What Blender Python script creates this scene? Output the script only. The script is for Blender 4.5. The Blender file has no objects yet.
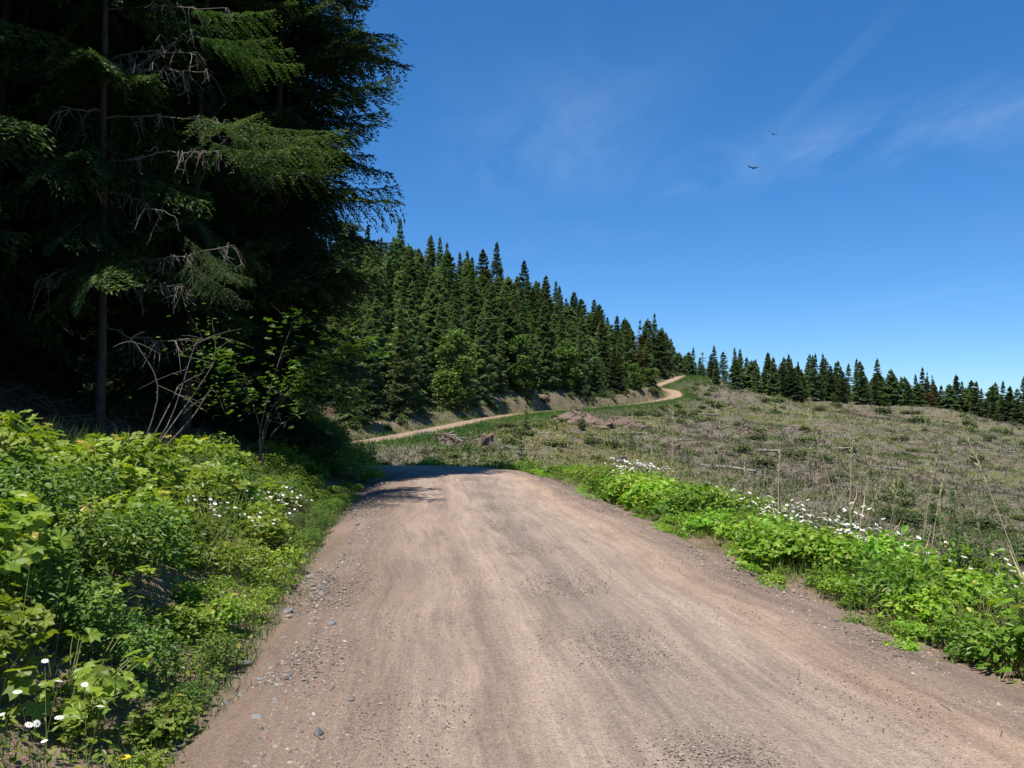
import bpy, math, numpy as np
from math import radians, sin, cos, pi
R = np.random.default_rng
scene = bpy.context.scene
COL = scene.collection

# ------------------------------------------------------------------ camera, sky, sun, exposure
F_PX, CX, CY, HOR = 853.0, 512.0, 384.0, 412.0          # focal length in pixels, image centre, horizon row
CAM = np.array([0.0, 0.0, 1.6])
PITCH = math.atan((HOR - CY) / F_PX)
cam_d = bpy.data.cameras.new('camera'); cam_d.sensor_width = 36.0; cam_d.lens = F_PX / 1024.0 * 36.0
cam_d.clip_start = 0.05; cam_d.clip_end = 6000
cam = bpy.data.objects.new('camera', cam_d); COL.objects.link(cam)
cam.location = CAM; cam.rotation_euler = (radians(90) + PITCH, 0, 0)
scene.camera = cam

SUN_EL = radians(68); SUN_AZ = math.atan2(-0.60, -0.80)  # direction to the sun: left of and behind the camera
to_sun = np.array([sin(SUN_AZ) * cos(SUN_EL), cos(SUN_AZ) * cos(SUN_EL), sin(SUN_EL)])
sun_d = bpy.data.lights.new('sun', 'SUN'); sun_d.energy = 5.0; sun_d.angle = radians(0.53); sun_d.color = (1.0, 0.955, 0.88)
sun = bpy.data.objects.new('sun', sun_d); COL.objects.link(sun)
from mathutils import Vector
sun.rotation_euler = Vector(-to_sun).to_track_quat('-Z', 'Y').to_euler()
sun.location = (-20, -15, 60)

world = bpy.data.worlds.new('World'); scene.world = world; world.use_nodes = True
wn, wl = world.node_tree.nodes, world.node_tree.links
wn.clear()
def wnode(t, **kw):
    n = wn.new(t)
    for k, v in kw.items(): setattr(n, k, v)
    return n
def wmath(op, a, b=None, clamp=False):
    n = wnode('ShaderNodeMath', operation=op, use_clamp=clamp)
    for i, v in enumerate((a, b)):
        if v is None: continue
        if isinstance(v, (int, float)): n.inputs[i].default_value = v
        else: wl.new(v, n.inputs[i])
    return n.outputs[0]
sky = wnode('ShaderNodeTexSky', sky_type='NISHITA')
sky.sun_disc = False; sky.sun_elevation = SUN_EL; sky.sun_rotation = math.atan2(to_sun[0], to_sun[1])
sky.altitude = 2800; sky.air_density = 1.0; sky.dust_density = 0.0; sky.ozone_density = 3.0
hsv = wnode('ShaderNodeHueSaturation'); hsv.inputs['Saturation'].default_value = 1.3; hsv.inputs['Value'].default_value = 1.0
wl.new(sky.outputs[0], hsv.inputs['Color'])
# thin cirrus, laid out on a flat layer high above the place
tc = wnode('ShaderNodeTexCoord'); sep = wnode('ShaderNodeSeparateXYZ'); wl.new(tc.outputs['Generated'], sep.inputs[0])
zc = wmath('MAXIMUM', sep.outputs[2], 0.03)
px = wmath('DIVIDE', sep.outputs[0], zc); py = wmath('DIVIDE', sep.outputs[1], zc)
cmb = wnode('ShaderNodeCombineXYZ'); wl.new(px, cmb.inputs[0]); wl.new(py, cmb.inputs[1])
def wnoise(scale, loc, rot, sc, detail=8, rough=0.6, dist=0.0):
    mp = wnode('ShaderNodeMapping'); mp.inputs['Location'].default_value = loc; mp.inputs['Rotation'].default_value = (0, 0, rot); mp.inputs['Scale'].default_value = sc
    wl.new(cmb.outputs[0], mp.inputs[0])
    nz = wnode('ShaderNodeTexNoise'); nz.inputs['Scale'].default_value = scale; nz.inputs['Detail'].default_value = detail
    nz.inputs['Roughness'].default_value = rough; nz.inputs['Distortion'].default_value = dist
    wl.new(mp.outputs[0], nz.inputs[0]); return nz.outputs[0]
n_big = wnoise(0.50, (4.7, 2.9, 0), 0.35, (1, 0.55, 1), 3, 0.5)
n_fine = wnoise(1.5, (1.1, 2.0, 0), -0.55, (1.5, 0.55, 1), 9, 0.62, 0.8)
def ramp01(v, a, b):
    m = wnode('ShaderNodeMapRange', clamp=True); m.inputs['From Min'].default_value = a; m.inputs['From Max'].default_value = b
    wl.new(v, m.inputs[0]); return m.outputs[0]
patch = ramp01(n_big, 0.44, 0.66); wisp = ramp01(n_fine, 0.36, 0.80)
def streak_zone(loc, rot, sc):                          # where a bank of cirrus hangs in the cloud layer
    mp = wnode('ShaderNodeMapping', vector_type='TEXTURE'); mp.inputs['Location'].default_value = (*loc, 0); mp.inputs['Rotation'].default_value = (0, 0, rot); mp.inputs['Scale'].default_value = (*sc, 1)
    wl.new(cmb.outputs[0], mp.inputs[0]); ln = wnode('ShaderNodeVectorMath', operation='LENGTH'); wl.new(mp.outputs[0], ln.inputs[0])
    m_ = wnode('ShaderNodeMapRange', clamp=True, interpolation_type='SMOOTHSTEP'); m_.inputs['From Min'].default_value = 1.0; m_.inputs['From Max'].default_value = 0.0; wl.new(ln.outputs['Value'], m_.inputs[0]); return m_.outputs[0]
zones = wmath('ADD', wmath('MULTIPLY', streak_zone((0.15, 3.2), 0.1, (0.62, 1.2)), 0.7), streak_zone((1.25, 3.20), -0.78, (1.45, 0.6)))
zones = wmath('ADD', zones, wmath('MULTIPLY', streak_zone((0.95, 2.6), pi / 2, (1.2, 0.06)), 0.30))
zones = wmath('ADD', zones, wmath('MULTIPLY', patch, 0.25))
cl = wmath('MULTIPLY', wmath('MULTIPLY', zones, wisp), 0.21, True)
lowfade = ramp01(sep.outputs[2], 0.05, 0.16)
cl = wmath('MULTIPLY', cl, lowfade)
mixc = wnode('ShaderNodeMix', data_type='RGBA'); wl.new(cl, mixc.inputs['Factor'])
tint = wnode('ShaderNodeMix', data_type='RGBA', blend_type='MULTIPLY'); tint.inputs['Factor'].default_value = 1.0
gam = wnode('ShaderNodeGamma'); gam.inputs[1].default_value = 0.75; wl.new(hsv.outputs[0], gam.inputs[0])
wl.new(gam.outputs[0], tint.inputs[6]); tint.inputs[7].default_value = (0.72, 1.02, 1.32, 1)
wl.new(tint.outputs[2], mixc.inputs[6]); mixc.inputs[7].default_value = (4.6, 5.9, 6.9, 1)
bg = wnode('ShaderNodeBackground'); bg.inputs['Strength'].default_value = 0.110
wl.new(mixc.outputs[2], bg.inputs['Color'])
out = wnode('ShaderNodeOutputWorld'); wl.new(bg.outputs[0], out.inputs[0])

vs = scene.view_settings
vs.view_transform = 'Standard'; vs.look = 'None'; vs.gamma = 1.0; vs.exposure = 0.7; vs.use_curve_mapping = False
scene.cycles.max_bounces = 6; scene.cycles.diffuse_bounces = 4; scene.cycles.transmission_bounces = 3; scene.cycles.glossy_bounces = 2
scene.cycles.transparent_max_bounces = 4

def at(px, py, d):
    """point at distance d (metres along +Y) behind a pixel of the photograph"""
    dx = (px - CX) / F_PX; dy = (CY - py) / F_PX
    v = np.array([dx, cos(PITCH) - dy * sin(PITCH), sin(PITCH) + dy * cos(PITCH)])
    return CAM + v * (d / v[1])

# ------------------------------------------------------------------ mesh helpers
class MB:
    def __init__(s): s.v, s.f, s.t, s.n = [], [], [], 0
    def add(s, v, faces, tint=0.5):
        v = np.asarray(v, float)
        for f in faces: s.f.append(np.asarray(f, np.int64) + s.n)
        s.v.append(v); s.t.append(np.broadcast_to(np.asarray(tint, float), (len(v),)).copy()); s.n += len(v)
    def mesh(s, name, mat, smooth=False):
        V = np.concatenate(s.v); T = np.concatenate(s.t)
        me = bpy.data.meshes.new(name)
        me.vertices.add(len(V)); me.vertices.foreach_set('co', V.astype(np.float32).ravel())
        loops = np.concatenate([f.ravel() for f in s.f]); tot = np.concatenate([np.full(len(f), f.shape[1]) for f in s.f])
        me.loops.add(len(loops)); me.loops.foreach_set('vertex_index', loops.astype(np.int32))
        me.polygons.add(len(tot)); st = np.concatenate([[0], np.cumsum(tot)[:-1]])
        me.polygons.foreach_set('loop_start', st.astype(np.int32))
        me.polygons.foreach_set('use_smooth', np.full(len(tot), smooth, bool))
        a = me.attributes.new('tint', 'FLOAT', 'POINT'); a.data.foreach_set('value', T.astype(np.float32))
        me.materials.append(mat); me.update(calc_edges=True)
        return me
def unit(a): return a / np.maximum(np.linalg.norm(a, axis=-1, keepdims=True), 1e-9)
def inst(mb, V, F, pos, ax, up, scale, tint=0.5):
    """copies of a small template (x forward, z up) at many places"""
    pos = np.asarray(pos, float); n = len(pos)
    A = unit(np.asarray(ax, float)); C = np.asarray(up, float); B = unit(np.cross(C, A)); C = np.cross(A, B)
    sc = np.broadcast_to(np.asarray(scale, float).reshape(-1, 1) if np.ndim(scale) < 2 else scale, (n, 1) if np.ndim(scale) < 2 else (n, 3))
    if sc.shape[1] == 1: sc = np.repeat(sc, 3, 1)
    W = (pos[:, None, :] + V[None, :, 0:1] * A[:, None, :] * sc[:, None, 0:1] + V[None, :, 1:2] * B[:, None, :] * sc[:, None, 1:2] + V[None, :, 2:3] * C[:, None, :] * sc[:, None, 2:3])
    off = (np.arange(n) * len(V))[:, None, None]
    T = np.repeat(np.broadcast_to(np.asarray(tint, float), (n,)), len(V))
    mb.add(W.reshape(-1, 3), [(np.asarray(f)[None] + off).reshape(-1, np.asarray(f).shape[1]) for f in F], T)
def tube(mb, pts, rad, sides=5, tint=0.5, cap=True):
    pts = np.asarray(pts, float); n = len(pts); rad = np.broadcast_to(np.asarray(rad, float), (n,))
    d = unit(np.gradient(pts, axis=0)); ref = np.where(np.abs(d[:, 2:3]) > 0.9, [[1., 0, 0]], [[0, 0, 1.]])
    a = unit(np.cross(d, ref)); b = np.cross(d, a); th = np.arange(sides) * 2 * pi / sides
    V = pts[:, None] + rad[:, None, None] * (np.cos(th)[None, :, None] * a[:, None] + np.sin(th)[None, :, None] * b[:, None])
    i, j = np.meshgrid(np.arange(n - 1), np.arange(sides), indexing='ij'); j2 = (j + 1) % sides
    q = np.stack([i * sides + j, i * sides + j2, (i + 1) * sides + j2, (i + 1) * sides + j], -1).reshape(-1, 4)
    fs = [q]
    if cap: fs.append(np.arange(sides)[None, :] + (n - 1) * sides); fs.append(np.arange(sides)[None, ::-1])
    mb.add(V.reshape(-1, 3), fs, tint)
def curve(p, n):
    """smooth curve through points"""
    p = np.asarray(p, float); t = np.linspace(0, len(p) - 1, n); i = np.clip(t.astype(int), 0, len(p) - 2); u = (t - i)[:, None]
    P = np.concatenate([[2 * p[0] - p[1]], p, [2 * p[-1] - p[-2]]]); a, b, c, d = P[i], P[i + 1], P[i + 2], P[i + 3]
    return 0.5 * (2 * b + (c - a) * u + (2 * a - 5 * b + 4 * c - d) * u ** 2 + (3 * b - a - 3 * c + d) * u ** 3)
def obj(name, me, parent=None, loc=(0, 0, 0), rz=0.0, sc=1.0):
    o = bpy.data.objects.new(name, me); COL.objects.link(o)
    o.location = loc; o.rotation_euler = (0, 0, rz); o.scale = (sc,) * 3 if np.ndim(sc) == 0 else sc
    if parent: o.parent = parent
    return o
def tag(o, label=None, cat=None, group=None, kind=None):
    if label: o['label'] = label
    if cat: o['category'] = cat
    if group: o['group'] = group
    if kind: o['kind'] = kind
    return o
def thing(name, label, cat, loc, rz=0.0, sc=1.0, group=None, parts=(), tilt=(0, 0)):
    """an Empty at the thing's base with one child for each (part name, mesh)"""
    o = obj(name, None, None, loc, rz, sc); o.rotation_euler = (tilt[0], tilt[1], rz); o.empty_display_size = 0.2
    tag(o, label, cat, group)
    for nm, me in parts: obj(nm, me, o)
    return o

# ------------------------------------------------------------------ materials
def mat(name):
    m = bpy.data.materials.new(name); m.use_nodes = True; m.node_tree.nodes.clear(); return m
class NT:
    def __init__(s, m): s.n, s.l = m.node_tree.nodes, m.node_tree.links
    def new(s, t, **kw):
        n = s.n.new(t)
        for k, v in kw.items(): setattr(n, k, v)
        return n
    def set(s, sock, v):
        if hasattr(v, 'is_output'): s.l.new(v, sock)
        else: sock.default_value = v
    def math(s, op, a, b=0.0, clamp=False):
        n = s.new('ShaderNodeMath', operation=op, use_clamp=clamp); s.set(n.inputs[0], a); s.set(n.inputs[1], b); return n.outputs[0]
    def mix(s, f, a, b, mode='MIX'):
        n = s.new('ShaderNodeMix', data_type='RGBA', blend_type=mode); s.set(n.inputs['Factor'], f)
        s.set(n.inputs[6], a if hasattr(a, 'is_output') else (*a, 1)); s.set(n.inputs[7], b if hasattr(b, 'is_output') else (*b, 1)); return n.outputs[2]
    def noise(s, vec, scale, detail=4, rough=0.55, dist=0.0):
        n = s.new('ShaderNodeTexNoise'); s.set(n.inputs['Scale'], scale); s.set(n.inputs['Detail'], detail); s.set(n.inputs['Roughness'], rough); s.set(n.inputs['Distortion'], dist)
        if vec is not None: s.l.new(vec, n.inputs['Vector'])
        return n.outputs[0]
    def map(s, v, a, b, c=0.0, d=1.0):
        n = s.new('ShaderNodeMapRange', clamp=True)
        s.set(n.inputs[0], v)
        for i, x in enumerate((a, b, c, d)): n.inputs[i + 1].default_value = x
        return n.outputs[0]
    def attr(s, name): return s.new('ShaderNodeAttribute', attribute_name=name).outputs['Fac']
    def ramp(s, v, stops):
        n = s.new('ShaderNodeValToRGB'); e = n.color_ramp.elements
        while len(e) < len(stops): e.new(0.5)
        for el, (p, c) in zip(e, stops): el.position = p; el.color = (*c, 1)
        s.l.new(v, n.inputs[0]); return n.outputs[0]
    def scalevec(s, vec, sc):
        n = s.new('ShaderNodeMapping'); n.inputs['Scale'].default_value = sc; s.l.new(vec, n.inputs[0]); return n.outputs[0]
    def bump(s, h, strength, dist=0.02):
        n = s.new('ShaderNodeBump'); n.inputs['Strength'].default_value = strength; n.inputs['Distance'].default_value = dist; s.l.new(h, n.inputs['Height']); return n.outputs[0]
    def principled(s, col, rough=0.8, spec=0.3, normal=None):
        n = s.new('ShaderNodeBsdfPrincipled'); s.set(n.inputs['Base Color'], col if hasattr(col, 'is_output') else (*col, 1))
        s.set(n.inputs['Roughness'], rough); s.set(n.inputs['Specular IOR Level'], spec)
        if normal is not None: s.l.new(normal, n.inputs['Normal'])
        return n.outputs[0]
    def out(s, sh): s.l.new(sh, s.new('ShaderNodeOutputMaterial').inputs[0])

def leaf_mat(name, stops, trans=0.3, rough=0.55, spec=0.3, var=0.35, trans_tint=(1.25, 1.35, 0.5), hue=0.013):
    m = mat(name); t = NT(m)
    col = t.ramp(t.attr('tint'), stops)
    rnd = t.new('ShaderNodeObjectInfo').outputs['Random']
    hs = t.new('ShaderNodeHueSaturation'); t.l.new(col, hs.inputs['Color'])
    t.l.new(t.map(rnd, 0, 1, 0.5 - hue, 0.5 + hue), hs.inputs['Hue']); t.l.new(t.map(t.math('FRACT', t.math('MULTIPLY', rnd, 7.31)), 0, 1, 1 - var, 1 + var), hs.inputs['Value'])
    p = t.principled(hs.outputs[0], rough, spec)
    if trans > 0:
        tr = t.new('ShaderNodeBsdfTranslucent'); t.l.new(t.mix(1.0, hs.outputs[0], trans_tint, 'MULTIPLY'), tr.inputs[0])
        mx = t.new('ShaderNodeMixShader'); mx.inputs[0].default_value = trans; t.l.new(p, mx.inputs[1]); t.l.new(tr.outputs[0], mx.inputs[2]); p = mx.outputs[0]
    t.out(p); return m
def bark_mat(name, a, b, scale=14):
    m = mat(name); t = NT(m); tc = t.new('ShaderNodeTexCoord').outputs['Object']
    n = t.noise(t.scalevec(tc, (1, 1, 0.25)), scale, 5, 0.65)
    t.out(t.principled(t.mix(t.map(n, 0.3, 0.7), a, b), 0.9, 0.15, t.bump(n, 0.6, 0.02))); return m
def plain_mat(name, a, b, scale=8, rough=0.8, bump=0.3):
    m = mat(name); t = NT(m); tc = t.new('ShaderNodeTexCoord').outputs['Object']
    n = t.noise(tc, scale, 5, 0.6)
    rnd = t.new('ShaderNodeObjectInfo').outputs['Random']
    c = t.mix(t.map(n, 0.3, 0.7), a, b)
    c = t.mix(1.0, c, t.ramp(rnd, [(0, (0.8, 0.8, 0.8)), (1, (1.15, 1.12, 1.1))]), 'MULTIPLY')
    t.out(t.principled(c, rough, 0.25, t.bump(n, bump, 0.02))); return m

M = {}
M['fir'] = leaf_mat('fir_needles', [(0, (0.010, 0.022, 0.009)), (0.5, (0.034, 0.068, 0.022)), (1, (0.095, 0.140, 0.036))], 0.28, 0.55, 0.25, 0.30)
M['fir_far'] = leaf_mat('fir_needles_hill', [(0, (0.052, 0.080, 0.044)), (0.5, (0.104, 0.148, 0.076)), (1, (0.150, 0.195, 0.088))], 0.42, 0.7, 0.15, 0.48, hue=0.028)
M['fir_rust'] = leaf_mat('dying_needles', [(0, (0.05, 0.035, 0.018)), (1, (0.20, 0.11, 0.05))], 0.15, 0.8, 0.1, 0.2, (1.1, 1.0, 0.7))
M['broad'] = leaf_mat('broad_leaves', [(0, (0.030, 0.065, 0.012)), (0.6, (0.075, 0.150, 0.022)), (1, (0.15, 0.24, 0.04))], 0.40, 0.45, 0.4, 0.22)
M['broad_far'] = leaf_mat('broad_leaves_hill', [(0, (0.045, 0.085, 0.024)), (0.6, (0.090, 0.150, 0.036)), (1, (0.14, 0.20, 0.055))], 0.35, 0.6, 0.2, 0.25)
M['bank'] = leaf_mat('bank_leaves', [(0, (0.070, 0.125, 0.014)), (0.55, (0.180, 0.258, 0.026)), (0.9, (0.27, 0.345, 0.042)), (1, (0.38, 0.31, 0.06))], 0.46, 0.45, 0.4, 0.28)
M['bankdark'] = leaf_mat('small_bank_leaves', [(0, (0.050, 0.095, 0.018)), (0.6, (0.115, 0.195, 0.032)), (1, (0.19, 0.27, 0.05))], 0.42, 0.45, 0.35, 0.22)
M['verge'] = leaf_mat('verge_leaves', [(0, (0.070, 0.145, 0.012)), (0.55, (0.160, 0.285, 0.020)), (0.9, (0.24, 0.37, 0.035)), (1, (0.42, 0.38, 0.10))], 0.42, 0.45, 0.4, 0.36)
M['brush'] = leaf_mat('clearcut_brush', [(0, (0.085, 0.070, 0.062)), (0.30, (0.140, 0.120, 0.100)), (0.45, (0.115, 0.120, 0.058)), (0.75, (0.075, 0.112, 0.036)), (0.93, (0.12, 0.165, 0.04)), (1, (0.26, 0.21, 0.08))], 0.2, 0.8, 0.1, 0.0)
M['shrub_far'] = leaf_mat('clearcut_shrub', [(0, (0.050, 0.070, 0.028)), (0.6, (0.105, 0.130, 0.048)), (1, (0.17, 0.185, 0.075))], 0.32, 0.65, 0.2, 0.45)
M['grass'] = leaf_mat('grass_blades', [(0, (0.055, 0.115, 0.020)), (0.5, (0.120, 0.190, 0.040)), (0.8, (0.24, 0.24, 0.09)), (1, (0.40, 0.34, 0.19))], 0.3, 0.55, 0.3, 0.1)
M['straw'] = leaf_mat('dry_straw', [(0, (0.26, 0.23, 0.12)), (1, (0.48, 0.42, 0.27))], 0.15, 0.6, 0.2, 0.15, (1, 1, 0.8))
M['weed'] = leaf_mat('weed_leaves', [(0, (0.035, 0.085, 0.028)), (0.6, (0.075, 0.150, 0.045)), (1, (0.15, 0.22, 0.06))], 0.3, 0.5, 0.3, 0.2)
M['stem'] = plain_mat('green_stems', (0.08, 0.12, 0.035), (0.16, 0.15, 0.06), 20)
M['petal'] = leaf_mat('white_petals', [(0, (0.70, 0.71, 0.70)), (1, (0.84, 0.84, 0.82))], 0.2, 0.6, 0.2, 0.03, (1, 1, 1))
M['disc'] = plain_mat('yellow_disc', (0.60, 0.36, 0.02), (0.72, 0.50, 0.03), 60)
M['buttercup'] = plain_mat('yellow_petal', (0.75, 0.52, 0.01), (0.85, 0.62, 0.02), 40)
M['bark'] = bark_mat('fir_bark', (0.032, 0.025, 0.020), (0.085, 0.070, 0.058))
M['twig'] = bark_mat('dead_wood_twigs', (0.11, 0.095, 0.080), (0.25, 0.225, 0.19), 20)
M['greytwig'] = bark_mat('grey_stems', (0.08, 0.07, 0.055), (0.19, 0.17, 0.14), 20)
M['log'] = bark_mat('bleached_log', (0.13, 0.11, 0.095), (0.29, 0.255, 0.225), 9)
M['char'] = bark_mat('stump_wood', (0.055, 0.042, 0.034), (0.20, 0.15, 0.11), 9)
M['rock'] = plain_mat('grey_rock', (0.12, 0.125, 0.13), (0.24, 0.24, 0.235), 9, 0.8, 0.5)
M['bird'] = plain_mat('dark_feathers', (0.020, 0.018, 0.016), (0.045, 0.040, 0.036), 10)

# ------------------------------------------------------------------ the road line and the lie of the land
HW = 2.25                                                # half the width of the road
road_ctrl = [(3.5, -18, 0.0), (2.3, -8, 0.0), (1.3, 0, 0.0), (0.57, 6, 0.0), (-0.17, 12, 0.0), (-0.74, 17.5, 0.0), (-1.12, 21.3, -0.02), (-2.2, 24.5, -0.08),
             (-4.9, 26.3, -0.16), (-9, 27.2, -0.25), (-15, 28.6, -0.5), (-22, 32.5, -0.9), (-26, 40, -1.2), (-24.5, 49, -1.2), (-19, 57, -1.0)]
for p_, d_ in (((351, 443.5), 62), ((425, 431.5), 75), ((484, 419.5), 92), ((531, 413), 108), ((609, 406.5), 130), ((648, 402.5), 145), ((674, 397), 153), ((672, 391), 163), ((655, 387.5), 174), ((668, 382), 184), ((682, 376.5), 197)):
    road_ctrl.append(tuple(at(*p_, d_)))
road_ctrl += [(46, 212, 10.0), (62, 240, 9.0), (80, 280, 7.0)]
RC = curve(road_ctrl, 900)
_seg = np.linalg.norm(np.diff(RC[:, :2], axis=0), axis=1); RS = np.concatenate([[0], np.cumsum(_seg)])
# resample evenly
_s = np.arange(0, RS[-1], 0.5); RC = np.stack([np.interp(_s, RS, RC[:, k]) for k in range(3)], 1); RS = _s
RT = unit(np.gradient(RC[:, :2], axis=0)); RN = np.stack([RT[:, 1], -RT[:, 0]], 1)     # right-hand normal
I_FAR = int(np.argmin(np.abs(RC[:, 0] - road_ctrl[15][0]) + np.abs(RC[:, 1] - road_ctrl[15][1])))
S_FAR = RS[I_FAR]
def road_near(P):
    """signed distance from the road centre (right positive), road height and arc length at the nearest place"""
    P = np.atleast_2d(P)[:, :2]; sd = np.empty(len(P)); zz = np.empty(len(P)); ss = np.empty(len(P))
    for a in range(0, len(P), 20000):
        q = P[a:a + 20000]; d2 = ((q[:, None] - RC[None, ::2, :2]) ** 2).sum(-1); k = d2.argmin(1) * 2
        dv = q - RC[k, :2]; along = (dv * RT[k]).sum(1); side = (dv * RN[k]).sum(1)
        inside = np.abs(along) < 1.2
        d = np.where(inside, np.abs(side), np.sqrt(d2.min(1))); sd[a:a + 20000] = np.where(side >= 0, d, -d)
        zz[a:a + 20000] = RC[k, 2] + np.clip(along, -1, 1) * np.gradient(RC[:, 2])[k] / 0.5; ss[a:a + 20000] = RS[k]
    return sd, zz, ss

ctrl = [tuple(p) for p in RC[::14]]
for Y in (-30, -20, -12, -6, -1, 4, 8, 12, 16, 20):      # bank on the left, falling slope on the right
    xl = 1.3 - 0.122 * Y - HW; xr = 1.3 - 0.122 * Y + HW
    for l, z in ((0.4, 0.03), (1.6, 0.42), (3.2, 0.95), (5.5, 1.5), (9, 2.3), (15, 4.2), (25, 7.5), (40, 12)):
        if Y > 14 and l > 4: continue
        ctrl.append((xl - l, Y, z * (float(np.interp(Y, [4, 8, 12, 18], [1.45, 1.22, 0.82, 0.78])) if l < 6 else 1)))
    for r, z in ((0.5, -0.02), (1.4, -0.12), (2.6, -0.75), (5, -2.1), (9, -4.2), (16, -7.0), (30, -11)): ctrl.append((xr + r, Y, z - (0.0 if Y > 0 else 0)))
ctrl += [(-4.75, 21.2, 0.75), (-5.6, 22.2, 1.0), (-6.5, 20, 1.5), (-9, 21, 1.8), (-13, 20, 2.4), (-13, 15, 3.4), (-20, 20, 3.5), (-28, 24, 4.0), (-35, 40, 3.0), (-45, 60, 6.0), (-60, 40, 10), (-45, 20, 9)]
# gully on the right of the road
ctrl += [(-18, 42, -2.2), (-8, 46, -3.0), (-2, 36, -2.6), (4, 32, -2.8), (6, 44, -4.4), (14, 30, -5.2), (16, 42, -6.2), (26, 38, -8.2), (40, 32, -11), (60, 25, -15), (80, 15, -20), (100, 0, -26), (40, 0, -14), (60, -20, -22)]
for px_, py_, d_ in ((420, 452, 62), (480, 447, 68), (560, 437, 82), (620, 430, 100), (700, 432, 118), (760, 418, 150), (800, 450, 110), (900, 462, 108), (1000, 482, 105), (800, 490, 75), (900, 512, 70), (1010, 542, 60),
                     (850, 425, 165), (940, 432, 170), (1020, 452, 165), (720, 386, 205), (760, 395, 214), (810, 402, 224), (850, 406.5, 232), (940, 412, 244), (1024, 429, 240), (700, 400, 172), (1150, 450, 230), (1150, 520, 100), (1250, 600, 60)):
    ctrl.append(tuple(at(px_, py_, d_)))
# the wooded hill on the left of the far road
ctrl += [tuple(at(430, 412, 170) + [0, 0, 23.0]), tuple(at(520, 412, 176) + [0, 0, 18.3]), tuple(at(600, 412, 182) + [0, 0, 13.0]), tuple(at(640, 412, 182) + [0, 0, 8.5]),
         (-60, 150, 27), (-45, 100, 13), (-25, 85, 4.5), (-30, 130, 16), (-8, 120, 8.5), (5, 145, 9.5), (-90, 100, 28), (-80, 180, 36), (-20, 210, 20), (10, 220, 13)]
ctrl += [(120, 280, 0), (90, 300, 3), (60, 320, 4), (160, 260, -8), (40, 260, 7), (0, 280, 12), (-60, 280, 22), (-140, 200, 30)]
ctrl += [(x, y, -25.0) for x, y in ((500, 0), (500, 500), (0, 600), (350, -300), (0, -400))] + [(-500, 500, 10), (-500, 0, 40), (-400, -400, 20)]
ctrl = np.array(ctrl)
def _phi(r2): return 0.5 * r2 * np.log(np.maximum(r2, 1e-9))
def _tps(c):
    n = len(c); K = _phi(((c[:, None, :2] - c[None, :, :2]) ** 2).sum(-1)) + np.eye(n) * 0.4; Q = np.c_[np.ones(n), c[:, :2]]
    A = np.block([[K, Q], [Q.T, np.zeros((3, 3))]]); return np.linalg.solve(A, np.r_[c[:, 2], np.zeros(3)])
TW = _tps(ctrl)
def sstep(a, b, x): t = np.clip((x - a) / (b - a), 0, 1); return t * t * (3 - 2 * t)
def vnoise(P, scale, seed=0):
    """cheap smooth noise in the ground plane"""
    r = R(seed); z = np.zeros(len(P))
    for k in range(9):
        a = r.uniform(0, 2 * pi); f = scale * r.uniform(0.5, 2.2); z += np.sin((P[:, 0] * cos(a) + P[:, 1] * sin(a)) * f + r.uniform(0, 6.28)) / 3.0
    return z
def height(P, road=True):
    P = np.atleast_2d(np.asarray(P, float))[:, :2]; z = np.empty(len(P))
    for a in range(0, len(P), 20000):
        q = P[a:a + 20000]; Q = np.clip(q, -520, 620)
        z[a:a + 20000] = _phi(((Q[:, None] - ctrl[None, :, :2]) ** 2).sum(-1)) @ TW[:-3] + TW[-3] + Q @ TW[-2:]
    sd, zr, ss = road_near(P); ad = np.abs(sd)
    rough = 0.10 * vnoise(P, 0.55, 3) + 0.05 * vnoise(P, 1.7, 4)
    far = sstep(30, 90, P[:, 1]); rough = rough * (0.45 + 1.6 * far) + far * 0.45 * vnoise(P, 0.13, 5)
    z = z + rough * sstep(HW + 0.2, HW + 3.0, ad)
    cut = np.where((sd < 0) & (ss > S_FAR - 12), 0.55 * sstep(HW + 0.4, HW + 2.2, ad) * (1 - sstep(HW + 4, HW + 9, ad)), 0)   # cut bank above the far road
    z = z + cut
    zr_ = zr - 0.07 - 0.05 * sstep(40, 80, P[:, 1])
    w = sstep(HW - 0.15, HW + np.where(sd < 0, 1.1, 1.8), ad)
    # far road sits on a real shelf
    return zr_ * (1 - w) + z * w
def h1(x, y): return float(height([[x, y]])[0])

def lines(segs):
    o = []
    for a, b, s0, s1 in segs:
        x = a; 
        while x < b - 1e-6:
            o.append(x); t = (x - a) / (b - a); x += s0 * (s1 / s0) ** t
    return np.array(o)
gy = np.r_[-lines([(18, 1500, 3, 150)])[::-1], lines([(-18, 0, 1.2, 0.3), (0, 30, 0.24, 0.32), (30, 70, 0.4, 0.8), (70, 210, 0.8, 1.0), (210, 1800, 1.6, 180)])]
gx = np.r_[-lines([(30, 1500, 1.0, 150)])[::-1], lines([(-30, -9, 1.0, 0.3), (-9, 6, 0.24, 0.24), (6, 50, 0.35, 1.0), (50, 130, 1.0, 2.0), (130, 1500, 2.5, 150)])]
GX, GY = np.meshgrid(gx, gy); GP = np.stack([GX.ravel(), GY.ravel()], 1); GZ = height(GP)
sd, zr, ss = road_near(GP)
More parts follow.
